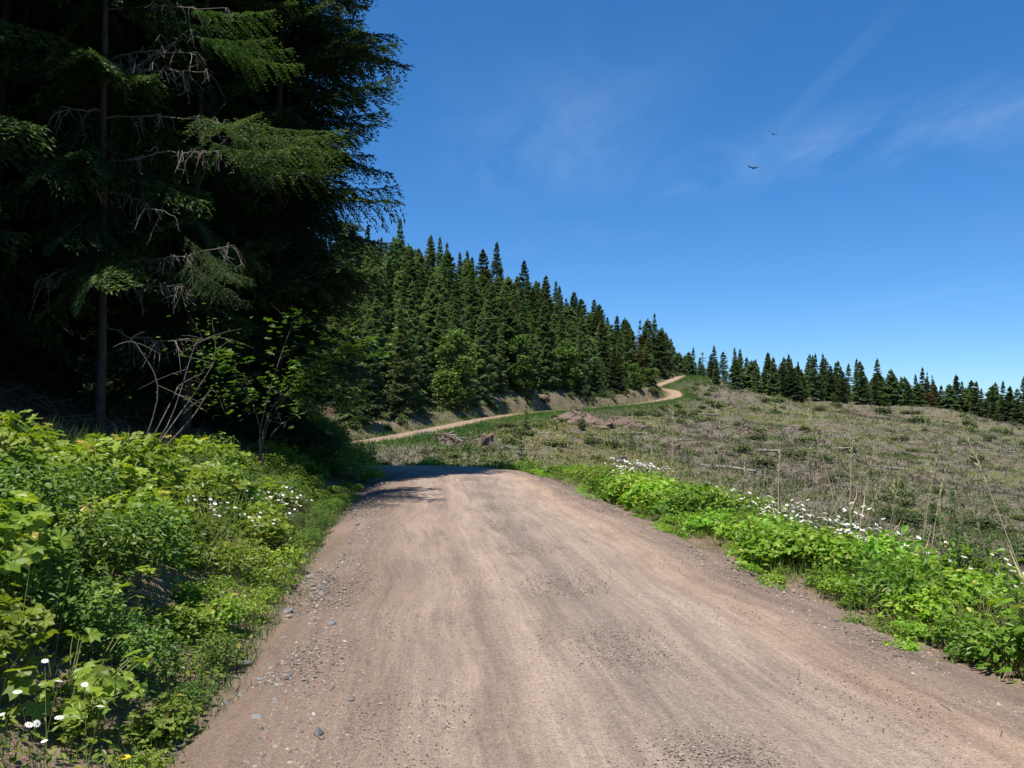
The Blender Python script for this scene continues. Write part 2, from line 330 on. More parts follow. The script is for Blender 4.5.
# zones: kind of soil, read by the ground material
z_forest = sstep(HW + 3.2, HW + 5.5, -sd + 0.8 * vnoise(GP, 0.5, 8))
z_forest = np.maximum(z_forest, 0) * np.where(ss > S_FAR - 12, 1, 1)
z_dirt = np.where((sd < 0), 1 - sstep(HW + 1.0, HW + 3.0, -sd), 1 - sstep(HW + 0.6, HW + 2.0, sd))
z_dirt = np.where((sd < 0) & (ss > S_FAR - 12), (1 - sstep(HW + 2.0, HW + 4.0, -sd)) * 0.8, z_dirt)
z_dirt = np.where((sd > 0) & (ss > S_FAR - 12), 1 - sstep(HW - 0.4, HW + 0.6, sd), z_dirt)
z_clear = sstep(HW - 0.3, HW + 1.5, sd) * sstep(24, 34, GP[:, 1] + 0.4 * GP[:, 0])
ny, nx = len(gy), len(gx)
ii, jj = np.meshgrid(np.arange(ny - 1), np.arange(nx - 1), indexing='ij')
quads = np.stack([ii * nx + jj, ii * nx + jj + 1, (ii + 1) * nx + jj + 1, (ii + 1) * nx + jj], -1).reshape(-1, 4)

m = mat('ground_soil'); t = NT(m); P_ = t.new('ShaderNodeNewGeometry').outputs['Position']
n1 = t.noise(P_, 0.9, 6, 0.65); n2 = t.noise(P_, 7.0, 6, 0.7); n3 = t.noise(P_, 0.12, 5, 0.6); n4 = t.noise(P_, 38, 3, 0.7)
soil = t.mix(t.map(n2, 0.3, 0.7), (0.125, 0.092, 0.070), (0.225, 0.170, 0.133))
litter = t.mix(t.map(n2, 0.35, 0.7), (0.035, 0.026, 0.018), (0.10, 0.072, 0.046))
duff = t.mix(t.map(n1, 0.4, 0.65), (0.085, 0.075, 0.035), (0.055, 0.085, 0.025))
clear = t.ramp(t.map(t.math('ADD', t.math('MULTIPLY', n1, 0.45), t.math('MULTIPLY', n3, 0.55)), 0.36, 0.66), [(0, (0.068, 0.056, 0.045)), (0.35, (0.112, 0.096, 0.076)), (0.52, (0.098, 0.088, 0.050)), (0.72, (0.078, 0.088, 0.032)), (1, (0.19, 0.145, 0.080))])
clear = t.mix(t.map(n2, 0.35, 0.75), clear, t.mix(1.0, clear, (1.45, 1.4, 1.35), 'MULTIPLY'))
cut_ = t.mix(t.map(n1, 0.35, 0.65), (0.15, 0.098, 0.068), (0.22, 0.150, 0.106))
c = t.mix(t.attr('clear'), duff, clear); c = t.mix(t.attr('forest'), c, litter)
c = t.mix(t.math('MULTIPLY', t.attr('dirt'), t.map(n1, 0.25, 0.5), True), c, t.mix(t.map(n4, 0.4, 0.6), soil, cut_))
bmp = t.bump(t.math('ADD', n2, t.math('MULTIPLY', n4, 0.4)), 0.7, 0.06)
t.out(t.principled(c, 0.95, 0.1, bmp)); M['ground'] = m
g = MB(); g.add(np.c_[GP, GZ], [quads]); me = g.mesh('ground', M['ground'], True)
for nm, arr in (('forest', z_forest), ('dirt', z_dirt), ('clear', z_clear)):
    a = me.attributes.new(nm, 'FLOAT', 'POINT'); a.data.foreach_set('value', arr.astype(np.float32))
tag(obj('ground', me), kind='structure')

# ------------------------------------------------------------------ the gravel road (cross section with wheel ruts)
U = np.linspace(-1, 1, 41); ro = MB()
sn = RS[:]; NS = len(RS); hw = HW + 0.10 * np.sin(RS * 0.9) + 0.07 * np.sin(RS * 2.3 + 1) + np.where(RS > 60, -0.15 - 0.70 * sstep(60, 80, RS), 0.12 - 0.27 * sstep(30, 38, RS))
prof = 0.05 * (1 - U ** 2) - 0.028 * (np.exp(-((U + 0.42) / 0.13) ** 2) + np.exp(-((U - 0.36) / 0.14) ** 2)) + 0.012 * np.exp(-((U + 0.05) / 0.15) ** 2) - 0.10 * np.clip(np.abs(U) - 0.88, 0, 1) / 0.12
def road_sheet(i0, i1, step):
    idx = np.arange(i0, i1, step)
    XY = RC[idx, None, :2] + RN[idx, None, :] * (U[None, :, None] * hw[idx, None, None])
    Z = RC[idx, None, 2] + prof[None] + 0.006 * np.sin(RS[idx] * 3.1)[:, None] * np.cos(U * 7)[None] + 0.01
    return idx, np.concatenate([XY, Z[..., None]], -1)
idx, G = road_sheet(0, NS, 1); k = len(U)
i, j = np.meshgrid(np.arange(len(idx) - 1), np.arange(k - 1), indexing='ij')
q = np.stack([i * k + j, i * k + j + 1, (i + 1) * k + j + 1, (i + 1) * k + j], -1).reshape(-1, 4)
ro.add(G.reshape(-1, 3), [q])
m = mat('gravel_road'); t = NT(m); P_ = t.new('ShaderNodeNewGeometry').outputs['Position']; u = t.attr('across'); s_ = t.attr('along')
cv = t.new('ShaderNodeCombineXYZ'); t.l.new(u, cv.inputs[0]); t.l.new(t.math('MULTIPLY', s_, 0.045), cv.inputs[1])
streak = t.noise(cv.outputs[0], 12, 9, 0.68, 0.0)
n1 = t.noise(P_, 1.1, 6, 0.62); n2 = t.noise(P_, 9, 6, 0.7); n4 = t.noise(P_, 75, 3, 0.75); n5 = t.noise(P_, 190, 2, 0.8)
uw = t.math('ADD', u, t.math('MULTIPLY', t.math('SUBTRACT', streak, 0.5), 0.14))
uw = t.math('ADD', uw, t.math('MULTIPLY', t.math('SUBTRACT', n1, 0.5), 0.06))
band = t.ramp(t.map(uw, -1, 1), [(0.0, (0.215, 0.163, 0.128)), (0.08, (0.258, 0.198, 0.158)), (0.18, (0.300, 0.234, 0.190)), (0.27, (0.400, 0.322, 0.264)), (0.345, (0.320, 0.256, 0.212)), (0.385, (0.415, 0.338, 0.278)), (0.43, (0.395, 0.322, 0.266)),
                              (0.52, (0.305, 0.253, 0.216)), (0.60, (0.390, 0.320, 0.264)), (0.70, (0.405, 0.333, 0.274)), (0.79, (0.420, 0.322, 0.246)), (0.87, (0.275, 0.216, 0.176)), (0.95, (0.245, 0.190, 0.152)), (1.0, (0.215, 0.160, 0.122))])
c = t.mix(t.map(streak, 0.42, 0.60, 0, 0.8), band, t.mix(1.0, band, (0.70, 0.70, 0.72), 'MULTIPLY'))
c = t.mix(t.map(n1, 0.38, 0.68, 0, 0.35), c, t.mix(1.0, c, (0.80, 0.78, 0.77), 'MULTIPLY'))
c = t.mix(1.0, c, (1.15, 1.09, 1.035), 'MULTIPLY')
c = t.mix(t.map(s_, 60, 85), c, t.mix(1.0, c, (0.88, 0.81, 0.71), 'MULTIPLY'))
c = t.mix(t.map(n2, 0.35, 0.7, 0, 0.35), c, t.mix(1.0, c, (1.22, 1.20, 1.16), 'MULTIPLY'))
cv2 = t.new('ShaderNodeCombineXYZ'); t.l.new(t.math('MULTIPLY', u, 3.4), cv2.inputs[0]); t.l.new(t.math('MULTIPLY', s_, 0.06), cv2.inputs[1])
fine = t.noise(cv2.outputs[0], 12, 4, 0.75); worn = t.map(t.math('ABSOLUTE', t.math('ADD', u, 0.05)), 0.62, 0.85, 1, 0)
c = t.mix(t.math('MULTIPLY', t.map(fine, 0.46, 0.58), t.math('MULTIPLY', worn, 0.42)), c, t.mix(1.0, c, (0.68, 0.67, 0.68), 'MULTIPLY'))
n6 = t.noise(P_, 32, 5, 0.7)
c = t.mix(t.map(n6, 0.36, 0.62, 0.55, 0), c, t.mix(1.0, c, (0.62, 0.60, 0.60), 'MULTIPLY'))
c = t.mix(t.map(n4, 0.36, 0.5, 0.7, 0), c, t.mix(1.0, c, (0.50, 0.48, 0.48), 'MULTIPLY'))
c = t.mix(t.map(n5, 0.55, 0.72, 0, 0.5), c, t.mix(1.0, c, (1.4, 1.38, 1.34), 'MULTIPLY'))
# chatter of tyre cleats in the left wheel track
wv = t.new('ShaderNodeTexWave', wave_type='BANDS', bands_direction='Y'); wv.inputs['Scale'].default_value = 1.0; wv.inputs['Distortion'].default_value = 1.5
cw = t.new('ShaderNodeCombineXYZ'); t.l.new(t.math('MULTIPLY', u, 2.0), cw.inputs[0]); t.l.new(t.math('MULTIPLY', s_, 2.6), cw.inputs[1]); t.l.new(cw.outputs[0], wv.inputs[0])
trk = t.math('MULTIPLY', t.map(t.math('ABSOLUTE', t.math('ADD', u, 0.42)), 0.06, 0.2, 1, 0), t.map(n1, 0.4, 0.6))
c = t.mix(t.math('MULTIPLY', t.math('MULTIPLY', wv.outputs[1], trk), 0.12), c, t.mix(1.0, c, (0.6, 0.6, 0.6), 'MULTIPLY'))
hgt = t.math('ADD', t.math('ADD', t.math('MULTIPLY', n2, 0.5), t.math('MULTIPLY', n4, 0.45)), t.math('MULTIPLY', t.math('MULTIPLY', wv.outputs[1], trk), 0.12))
t.out(t.principled(c, 0.93, 0.15, t.bump(hgt, 1.0, 0.05))); M['road'] = m
me = ro.mesh('road', m, True)
for nm, arr in (('across', np.broadcast_to(U, (len(idx), k))), ('along', np.broadcast_to(RS[idx][:, None], (len(idx), k)))):
    a = me.attributes.new(nm, 'FLOAT', 'POINT'); a.data.foreach_set('value', np.ascontiguousarray(arr, dtype=np.float32).ravel())
tag(obj('road', me), kind='structure')
def road_z(P):
    sd, zr, ss = road_near(P); return zr + np.interp(np.clip(sd / (HW + 0.1), -1, 1), U, prof) + 0.01

# ------------------------------------------------------------------ leaf shapes (x along the leaf, y across, z its upper side)
OVAL = (np.array([(0, 0, 0), (0.3, .24, .06), (0.68, .22, .05), (1, 0, -.08), (0.68, -.22, .05), (0.3, -.24, .06)]), [np.array([[0, 1, 2, 3], [0, 3, 4, 5]])])
DIAM = (np.array([(0, 0, 0), (0.45, .5, .03), (1, 0, -.03), (0.45, -.5, .03)]), [np.array([[0, 1, 2, 3]])])
def lobed():
    ang = np.array([180, 128, 100, 78, 52, 33, 16, 0, -16, -33, -52, -78, -100, -128]); rad = np.array([.10, .46, .60, .44, .66, .46, .52, .72, .52, .46, .66, .44, .60, .46])
    a = np.radians(ang); p = np.stack([0.35 + rad * np.cos(a), rad * np.sin(a), 0.05 - 0.16 * rad ** 2 + 0.06 * (np.arange(14) % 2)], 1)
    V = np.r_[[(0.30, 0, 0.0)], p]; n = len(p)
    return V, [np.array([[0, 1 + k, 1 + (k + 1) % n] for k in range(n)])]
LOBED = lobed()
BLADE = (np.array([(0, -.5, 0), (0, .5, 0), (0.5, .4, .10), (0.5, -.4, .10), (1, 0, -0.02)]), [np.array([[0, 1, 2, 3]]), np.array([[3, 2, 4]])])
def rdir(r, n, zlo=-1, zhi=1):
    z = r.uniform(zlo, zhi, n); a = r.uniform(0, 2 * pi, n); q = np.sqrt(1 - z * z); return np.stack([q * np.cos(a), q * np.sin(a), z], 1)
def perp_up(ax, up):                                    # make 'up' usable beside direction ax
    ax = unit(ax); u = up - (up * ax).sum(-1, keepdims=True) * ax; return unit(u + 1e-6)

# ------------------------------------------------------------------ conifers
def bough(r, n_pairs, blade_step, bl, bw, hang, side=0.34):
    """one flat drooping spray of unit length: positions, directions, widths, tints of its needle blades"""
    P, D, L, Wd, T = [], [], [], [], []
    ts = np.linspace(0.12, 0.98, n_pairs)
    ax = lambda t: np.stack([t, 0 * t, -hang * t + 0.75 * hang * t * t], -1)
    for t_ in ts:
        for sgn in (-1, 1):
            if r.random() < 0.08: continue
            tt = min(0.995, t_ + r.normal(0, 0.012)); o = ax(np.array(tt))
            ln = (side * (1 - tt) ** 0.75 * min(1, tt * 3.2) + 0.07) * r.uniform(0.7, 1.2)
            ang = radians(r.uniform(42, 68)); d = np.array([cos(ang), sgn * sin(ang), r.uniform(-0.40, -0.02)])
            m_ = max(2, int(ln / blade_step)); w = np.linspace(0.1, 1, m_)
            q = o + w[:, None] * ln * d + np.stack([0 * w, 0 * w, -0.35 * ln * w * w], 1)
            for sg in (-1, 1):
                e = d[None] + sg * np.array([-d[1], d[0], 0]) * r.uniform(0.35, 0.9, (m_, 1)) + r.normal(0, 0.22, (m_, 3))
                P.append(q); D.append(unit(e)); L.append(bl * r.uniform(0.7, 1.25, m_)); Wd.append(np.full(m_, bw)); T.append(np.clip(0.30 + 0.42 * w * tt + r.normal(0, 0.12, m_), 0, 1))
    m_ = max(3, int(0.9 / blade_step)); w = np.linspace(0.1, 1, m_)
    for sg in (-1, 1):
        P.append(ax(w)); D.append(unit(np.stack([np.ones(m_), sg * r.uniform(0.3, 1, m_), r.normal(0.1, 0.2, m_)], 1))); L.append(np.full(m_, bl)); Wd.append(np.full(m_, bw)); T.append(0.35 + 0.4 * w)
    return np.concatenate(P), np.concatenate(D), np.concatenate(L), np.concatenate(Wd), np.concatenate(T)

def conifer(name, seed, H, Rad, base, nb, templates, mat_, taper=0.85, bark='bark', sides=7, thin=1.0, r_trunk=None, droop=0.25, lopside=0.0, prof_=None):
    r = R(seed); mb = MB(); r0 = r_trunk or H * 0.011
    lean = r.normal(0, 0.012, 2)
    zz = np.linspace(-0.5, H, 10); tp = np.stack([lean[0] * zz + 0.03 * np.sin(zz * 0.7), lean[1] * zz, zz], 1)
    tb = MB(); tube(tb, tp, np.maximum(r0 * (1.12 - zz / H), 0.012) * np.where(zz < 0, 1.35, 1), sides)
    trunk = tb.mesh(name + '_trunk', M[bark], True)
    u = np.sort(r.uniform(0, 1, nb) ** 0.92); ang = np.cumsum(r.uniform(1.7, 3.1, nb))
    for uu, a in zip(u, ang):
        z = base + (H - base) * uu * 0.985
        if prof_ is not None: ln0 = np.interp(uu, *prof_)
        ln = Rad * ((1 - uu) ** taper * 0.96 + 0.05) * r.uniform(0.62, 1.12) * (1 - 0.25 * max(0, 0.12 - uu) / 0.12)
        if prof_ is not None: ln = Rad * ln0 * r.uniform(0.7, 1.1)
        ln *= 1 + lopside * cos(a)
        pitch = radians(-22 + 62 * uu ** 1.3 + r.normal(0, 7)) - droop * (1 - uu) * 0.5
        P, D, L, Wd, T = templates[r.integers(len(templates))]
        keep = r.random(len(P)) < thin
        P, D, L, Wd, T = P[keep], D[keep], L[keep], Wd[keep], T[keep]
        ca, sa, cp, sp = cos(a), sin(a), cos(pitch), sin(pitch); roll = r.normal(0, 0.25)
        def rot(v):
            y = v[:, 1] * cos(roll) - v[:, 2] * sin(roll); zc = v[:, 1] * sin(roll) + v[:, 2] * cos(roll); x = v[:, 0]
            x2 = x * cp - zc * sp; z2 = x * sp + zc * cp
            return np.stack([x2 * ca - y * sa, x2 * sa + y * ca, z2], 1)
        o = np.array([lean[0] * z, lean[1] * z, z]); Q = o + rot(P) * ln; E = rot(D)
        up = perp_up(E, np.tile([0, 0, 1.0], (len(E), 1)) + r.normal(0, 0.45, (len(E), 3)))
        sl = 0.55 + 0.45 * min(1.6, ln / Rad * 1.4)
        inst(mb, *DIAM, Q, E, up, np.stack([L * Rad * sl, Wd * Rad * sl, L * Rad * sl], 1), np.clip(T + r.normal(0, 0.08), 0, 1))
    # leader
    n = 24; zt = H - r.uniform(0, 1, n) ** 1.3 * 0.07 * H; e = unit(np.c_[rdir(r, n, 0, 0.2)[:, :2] * (0.15 + 0.9 * (H - zt) / (0.07 * H))[:, None], np.ones(n)])
    L0 = templates[0][2].mean() * Rad
    inst(mb, *DIAM, np.c_[lean[0] * zt, lean[1] * zt, zt], e, perp_up(e, rdir(r, n)), np.stack([np.full(n, L0), np.full(n, templates[0][3].mean() * Rad), np.full(n, L0)], 1), 0.45)
    return [('trunk', trunk), ('crown', mb.mesh(name + '_crown', M[mat_]))]

r = R(11)
T_NEAR = [bough(r, 31, 0.021, 0.038, 0.0115, h) for h in (0.25, 0.4, 0.5)]
T_MID = [bough(r, 11, 0.105, 0.150, 0.050, h) for h in (0.2, 0.35, 0.5)]
T_FAR = [bough(r, 7, 0.14, 0.22, 0.085, h) for h in (0.25, 0.4)]
PROF_A = ([0, 0.15, 0.35, 0.6, 0.85, 1.0], [0.64, 0.85, 0.95, 0.92, 0.58, 0.04])
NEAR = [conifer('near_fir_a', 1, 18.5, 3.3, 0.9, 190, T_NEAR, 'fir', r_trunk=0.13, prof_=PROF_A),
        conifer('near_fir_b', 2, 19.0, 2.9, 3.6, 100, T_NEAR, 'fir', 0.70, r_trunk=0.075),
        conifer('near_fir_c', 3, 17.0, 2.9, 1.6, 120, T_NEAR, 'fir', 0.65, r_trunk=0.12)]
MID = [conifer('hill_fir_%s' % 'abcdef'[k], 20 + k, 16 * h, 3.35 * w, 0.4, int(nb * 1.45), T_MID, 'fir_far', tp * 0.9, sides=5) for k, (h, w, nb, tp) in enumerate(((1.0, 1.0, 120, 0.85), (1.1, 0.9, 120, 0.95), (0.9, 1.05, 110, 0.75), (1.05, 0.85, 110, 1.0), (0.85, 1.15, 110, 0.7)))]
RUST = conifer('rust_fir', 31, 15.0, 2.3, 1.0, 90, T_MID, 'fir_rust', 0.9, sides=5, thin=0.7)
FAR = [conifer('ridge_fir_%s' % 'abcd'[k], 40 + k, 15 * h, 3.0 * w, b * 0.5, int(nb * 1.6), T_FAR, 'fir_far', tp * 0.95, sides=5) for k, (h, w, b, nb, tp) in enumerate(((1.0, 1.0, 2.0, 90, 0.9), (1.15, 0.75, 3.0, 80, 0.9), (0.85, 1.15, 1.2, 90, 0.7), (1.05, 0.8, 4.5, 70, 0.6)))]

# the forest beside the road on the left
near_spots = [  # x, y, variant, size, turn
    (-7.4, 15.3, 1, 0.98, 0.4), (-5.55, 20.2, 0, 1.0, 0.9), (-6.5, 22.7, 0, 1.05, 2.4), (-6.9, 17.9, 2, 0.95, 1.2), (-10.2, 19.2, 1, 1.0, 3.0), (-8.9, 23.0, 2, 1.05, 4.4), (-9.9, 16.0, 2, 1.0, 0.9), (-9.4, 12.6, 1, 0.95, 5.0),
    (-11.8, 13.8, 1, 1.05, 2.2), (-12.2, 17.4, 1, 1.0, 1.0), (-12.0, 21.4, 0, 1.0, 5.5), (-15.0, 15.5, 2, 1.1, 0.2), (-15.4, 19.5, 1, 1.1, 3.3), (-15.0, 23.3, 0, 1.0, 1.8), (-18.5, 17.5, 0, 1.1, 2.8), (-18.8, 22.0, 2, 1.1, 4.9),
    (-13.0, 10.6, 2, 1.0, 3.9), (-16.4, 12.0, 0, 1.0, 0.5), (-22, 20, 0, 1.1, 1.1), (-22.5, 25, 2, 1.1, 2.5), (-19, 13.5, 2, 1.1, 5.8), (-11.4, 8.6, 0, 0.85, 1.4), (-13.4, 5.5, 1, 0.85, 2.0), (-12.8, 1.0, 2, 0.85, 0.3),
    (-17.0, 8.0, 0, 1.0, 4.1), (-21.5, 15.5, 0, 1.1, 3.6), (-25, 17, 2, 1.1, 0.8), (-26, 22, 0, 1.15, 5.2), (-12.4, -4, 0, 0.9, 2.9),
    (-9.4, 33.0, 0, 0.72, 1.5), (-13.5, 34.5, 2, 0.85, 0.6), (-17.0, 37.5, 0, 0.9, 3.1), (-14.2, 40.0, 2, 0.8, 2.2), (-33, 44, 0, 1.1, 1.0), (-32, 34, 2, 1.15, 2.0), (-30, 27.5, 0, 1.1, 0.1), (-7.9, 20.6, 0, 1.0, 4.0), (-10.6, 25.0, 0, 0.95, 0.7), (-13.8, 17.6, 0, 1.0, 2.1), (-16.8, 14.2, 0, 1.0, 5.1), (-10.4, 18.2, 0, 0.95, 3.3), (-14.4, 12.4, 0, 0.95, 1.9), (-20.5, 18.4, 2, 1.1, 0.4), (-24, 14, 0, 1.15, 2.7), (-16.6, 24.8, 0, 1.0, 1.3), (-19.6, 26.2, 0, 1.0, 3.8), (-20.5, 38, 0, 1.0, 0.2)]
near_trees = []
for k, (x, y, v, s, a) in enumerate(near_spots):
    lab = 'tall dark conifer in the shaded stand beside the gravel road'; grp = 'conifers of the roadside stand'
    if x < -14 or y < 11: lab, grp = 'conifer deep inside the dark roadside stand', 'conifers deep in the roadside stand'
    if k == 0: lab, grp = 'slender conifer with pale dead lower branches above the leafy bank', None
    if k == 1: lab, grp = 'full green conifer overhanging the road at the bend', None
    if 29 <= k <= 32: lab, grp = 'smaller conifer on the valley side of the road past the bend', 'conifers past the bend'
    near_trees.append(thing('conifer_tree', lab, 'tree', (x, y, h1(x, y) - 0.1), a, s, grp, NEAR[v]))

# the forest on the hill above the far road
r = R(77); pts = []; CAND = np.c_[r.uniform(-48, 42, 6000), r.uniform(62, 205, 6000)]
sdC, _, ssC = road_near(CAND); order = np.arange(len(CAND))
pxc = CX + CAND[:, 0] / CAND[:, 1] * F_PX
ok = (sdC < -(HW + 1.9)) & (ssC > S_FAR - 8) & (pxc > 288) & (pxc < 690) & (CAND[:, 1] < 192)
for k in np.where(ok)[0]:
    x, y = CAND[k]; front = -sdC[k] < 9
    sp = 5.5 if pxc[k] < 340 else 2.5 if front else 3.15
    if all((x - a) ** 2 + (y - b) ** 2 > sp * sp for a, b in pts): pts.append((x, y))
pts = np.array(pts); sdp, _, ssp = road_near(pts); hz = height(pts); print('hill trees', len(pts))
BROADS = []
def broad_tree(name, seed, H, Rad, nleaf, leaf, ls, mat_, clumps=22, trunk_r=0.09, base=0.12):
    """leafy tree: forked stems, leaves in uneven clumps"""
    r = R(seed); st = MB(); lf = MB()
    zz = np.linspace(-0.3, H * 0.9, 7); tp = np.stack([0.08 * H * np.sin(zz * 0.5 + seed) * zz / H, 0.05 * H * np.sin(zz * 0.7) * zz / H, zz], 1)
    tube(st, tp, trunk_r * (1.05 - zz / H), 5)
    per = nleaf // clumps
    for c in range(clumps):
        u = (c + 0.5) / clumps; z = H * (base + (1 - base) * u ** 0.9); a = c * 2.4 + r.normal(0, 0.4)
        rr = Rad * math.sin(pi * min(0.97, 0.18 + 0.80 * u)) ** 0.7 * r.uniform(0.45, 0.95)
        cc = np.array([rr * cos(a), rr * sin(a), z + r.normal(0, 0.04 * H)]); k0 = np.array([np.interp(z * 0.75, zz, tp[:, 0]), np.interp(z * 0.75, zz, tp[:, 1]), z * 0.75])
        tube(st, curve([k0, (k0 + cc) / 2 + [0, 0, 0.08 * rr], cc], 5), np.linspace(trunk_r * 0.4, 0.01, 5), 4, cap=False)
        cr = Rad * r.uniform(0.28, 0.5); d = rdir(r, per) * (r.uniform(0.2, 1, per) ** 0.5)[:, None]
        p = cc + d * cr * np.array([1.15, 1.15, 0.7]); e = unit(d * 0.6 + rdir(r, per, -0.6, 0.3)); up = perp_up(e, np.tile([0, 0, 1.0], (per, 1)) + r.normal(0, 0.5, (per, 3)))
        inst(lf, *leaf, p, e, up, ls * r.uniform(0.6, 1.3, per), np.clip(0.45 + 0.25 * d[:, 2] + r.normal(0, 0.16, per), 0, 1))
    return [('trunk', st.mesh(name + '_trunk', M['greytwig'], True)), ('crown', lf.mesh(name + '_crown', M[mat_]))]
BROADS = [broad_tree('alder_a', 5, 6.5, 2.4, 2600, DIAM, 0.34, 'broad_far'), broad_tree('alder_b', 6, 8.0, 2.3, 2600, DIAM, 0.34, 'broad_far', 26), broad_tree('alder_c', 7, 4.0, 1.9, 1700, DIAM, 0.30, 'broad_far', 16)]
rust_px = [(505, 0.0), (640, 0.0)]; nb_ = 0
order = np.argsort(pts[:, 1])
for k in order:
    x, y = pts[k]; px_ = CX + x / y * F_PX; edge = -sdp[k] < HW + 4.0; s = r.uniform(0.5, 0.8); a = r.uniform(0, 6.28)
    if edge and px_ > 405 and r.random() < 0.42:
        thing('broadleaf_tree', 'bushy light green broadleaf tree at the forest edge above the far dirt road', 'tree', (x, y, hz[k] - 0.15), a, s * r.uniform(1.0, 1.6), 'broadleaf trees along the far road', BROADS[r.integers(3)]); continue
    if (abs(px_ - 510) < 10 and 125 < y < 150 and nb_ == 0) or (abs(px_ - 648) < 9 and y > 150 and nb_ == 1):
        nb_ += 1
        thing('fir_tree', 'dying rust brown conifer on the wooded hill %s' % ('among tall green firs' if nb_ == 1 else 'near the top of the far road'), 'tree', (x, y, hz[k] - 0.2), a, 0.8, None, RUST); continue
    if edge: s *= 0.85
    s *= np.interp(px_, [480, 600, 640, 670], [1.0, 0.92, 0.82, 0.74])
    lab, grp = ('conifer in the front row of the hill forest just above the cut bank', 'front row conifers of the hill forest') if edge else ('conifer on the skyline of the wooded hill', 'skyline conifers of the hill forest') if y > 160 else ('dense green conifer in the middle of the wooded hill above the far road', 'conifers on the wooded hill')
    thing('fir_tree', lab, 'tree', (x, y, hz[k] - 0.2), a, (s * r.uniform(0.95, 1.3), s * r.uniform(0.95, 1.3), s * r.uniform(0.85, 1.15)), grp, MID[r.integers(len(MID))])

for px_, d_, s in ((646, 179, 0.66), (653, 184, 0.70), (660, 191, 0.72), (666, 198, 0.66), (655, 197, 0.74), (648, 192, 0.80), (671, 205, 0.55), (662, 206, 0.62)):
    x, y = (px_ - CX) / F_PX * d_, d_
    if abs(road_near([[x, y]])[0][0]) > HW + 0.8: thing('fir_tree', 'conifer at the end of the wooded hill beside the top of the far road', 'tree', (x, y, h1(x, y) - 0.2), r.uniform(0, 6), s, 'conifers beside the top of the far road', MID[r.integers(len(MID))])
# the tree line beyond the clearcut
cl_x = [660, 690, 720, 760, 810, 850, 900, 940, 985, 1024, 1080]; cl_d = [205, 206, 206, 214, 224, 232, 240, 244, 238, 226, 215]
r = R(91); rp = []
for k in range(520):
    px_ = r.uniform(672, 1075); d_ = np.interp(px_, cl_x, cl_d) + 4 + 44 * r.random() ** 1.3; x, y = (px_ - CX) / F_PX * d_, d_
    if abs(road_near([[x, y]])[0][0]) < 4: continue
    if all((x - a) ** 2 + (y - b) ** 2 > 2.6 ** 2 for a, b in rp): rp.append((x, y))
rp = np.array(rp); rz_ = height(rp); print('ridge trees', len(rp))
for k, (x, y) in enumerate(rp):
    px_ = CX + x / y * F_PX; near_edge = y - np.interp(px_, cl_x, cl_d) < 10
    s = np.interp(px_, [680, 720, 800, 880, 950, 1030], [0.48, 0.62, 0.74, 0.80, 0.82, 0.90]) * (0.5 + 0.55 * r.random() ** 0.8)
    if near_edge and r.random() < 0.22:
        thing('broadleaf_tree', 'low bushy broadleaf tree in front of the far tree line', 'tree', (x, y, rz_[k] - 0.1), r.uniform(0, 6), s * 0.95, 'broadleaf trees of the far tree line', BROADS[r.integers(3)]); continue
    if 920 < px_ < 934 and near_edge:
        thing('ridge_conifer', 'dead rust brown conifer in the far tree line beyond the clearcut', 'tree', (x, y, rz_[k] - 0.1), 0, 0.75, 'rust brown conifers of the far line', RUST); continue
    v = int(r.integers(len(FAR))); shape_ = ('medium', 'narrow', 'broad', 'bare stemmed')[v]; row_ = 'front row' if near_edge else 'back rows'
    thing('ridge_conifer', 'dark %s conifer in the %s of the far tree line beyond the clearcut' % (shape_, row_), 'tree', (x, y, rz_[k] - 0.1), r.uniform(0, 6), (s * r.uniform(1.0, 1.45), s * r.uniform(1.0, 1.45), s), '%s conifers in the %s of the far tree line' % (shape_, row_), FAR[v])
# lone thin tree on the skyline with a tuft on top, and one tall spire
p = at(703, 380, 201); z = h1(p[0], p[1])
thing('conifer_tree', 'lone thin bare tree with a small tuft on the skyline', 'tree', (p[0], p[1], z - 0.1), 0, 1, None, conifer('lone_tree', 60, 6.8, 1.0, 4.2, 26, T_FAR, 'fir_far', 0.3, sides=5, r_trunk=0.08, thin=0.6))
p = at(735, 388, 206); z = h1(p[0], p[1])
thing('conifer_tree', 'tall dark broad conifer standing forward at the end of the tree line', 'tree', (p[0], p[1], z - 0.1), 0.5, 0.62, None, FAR[2])

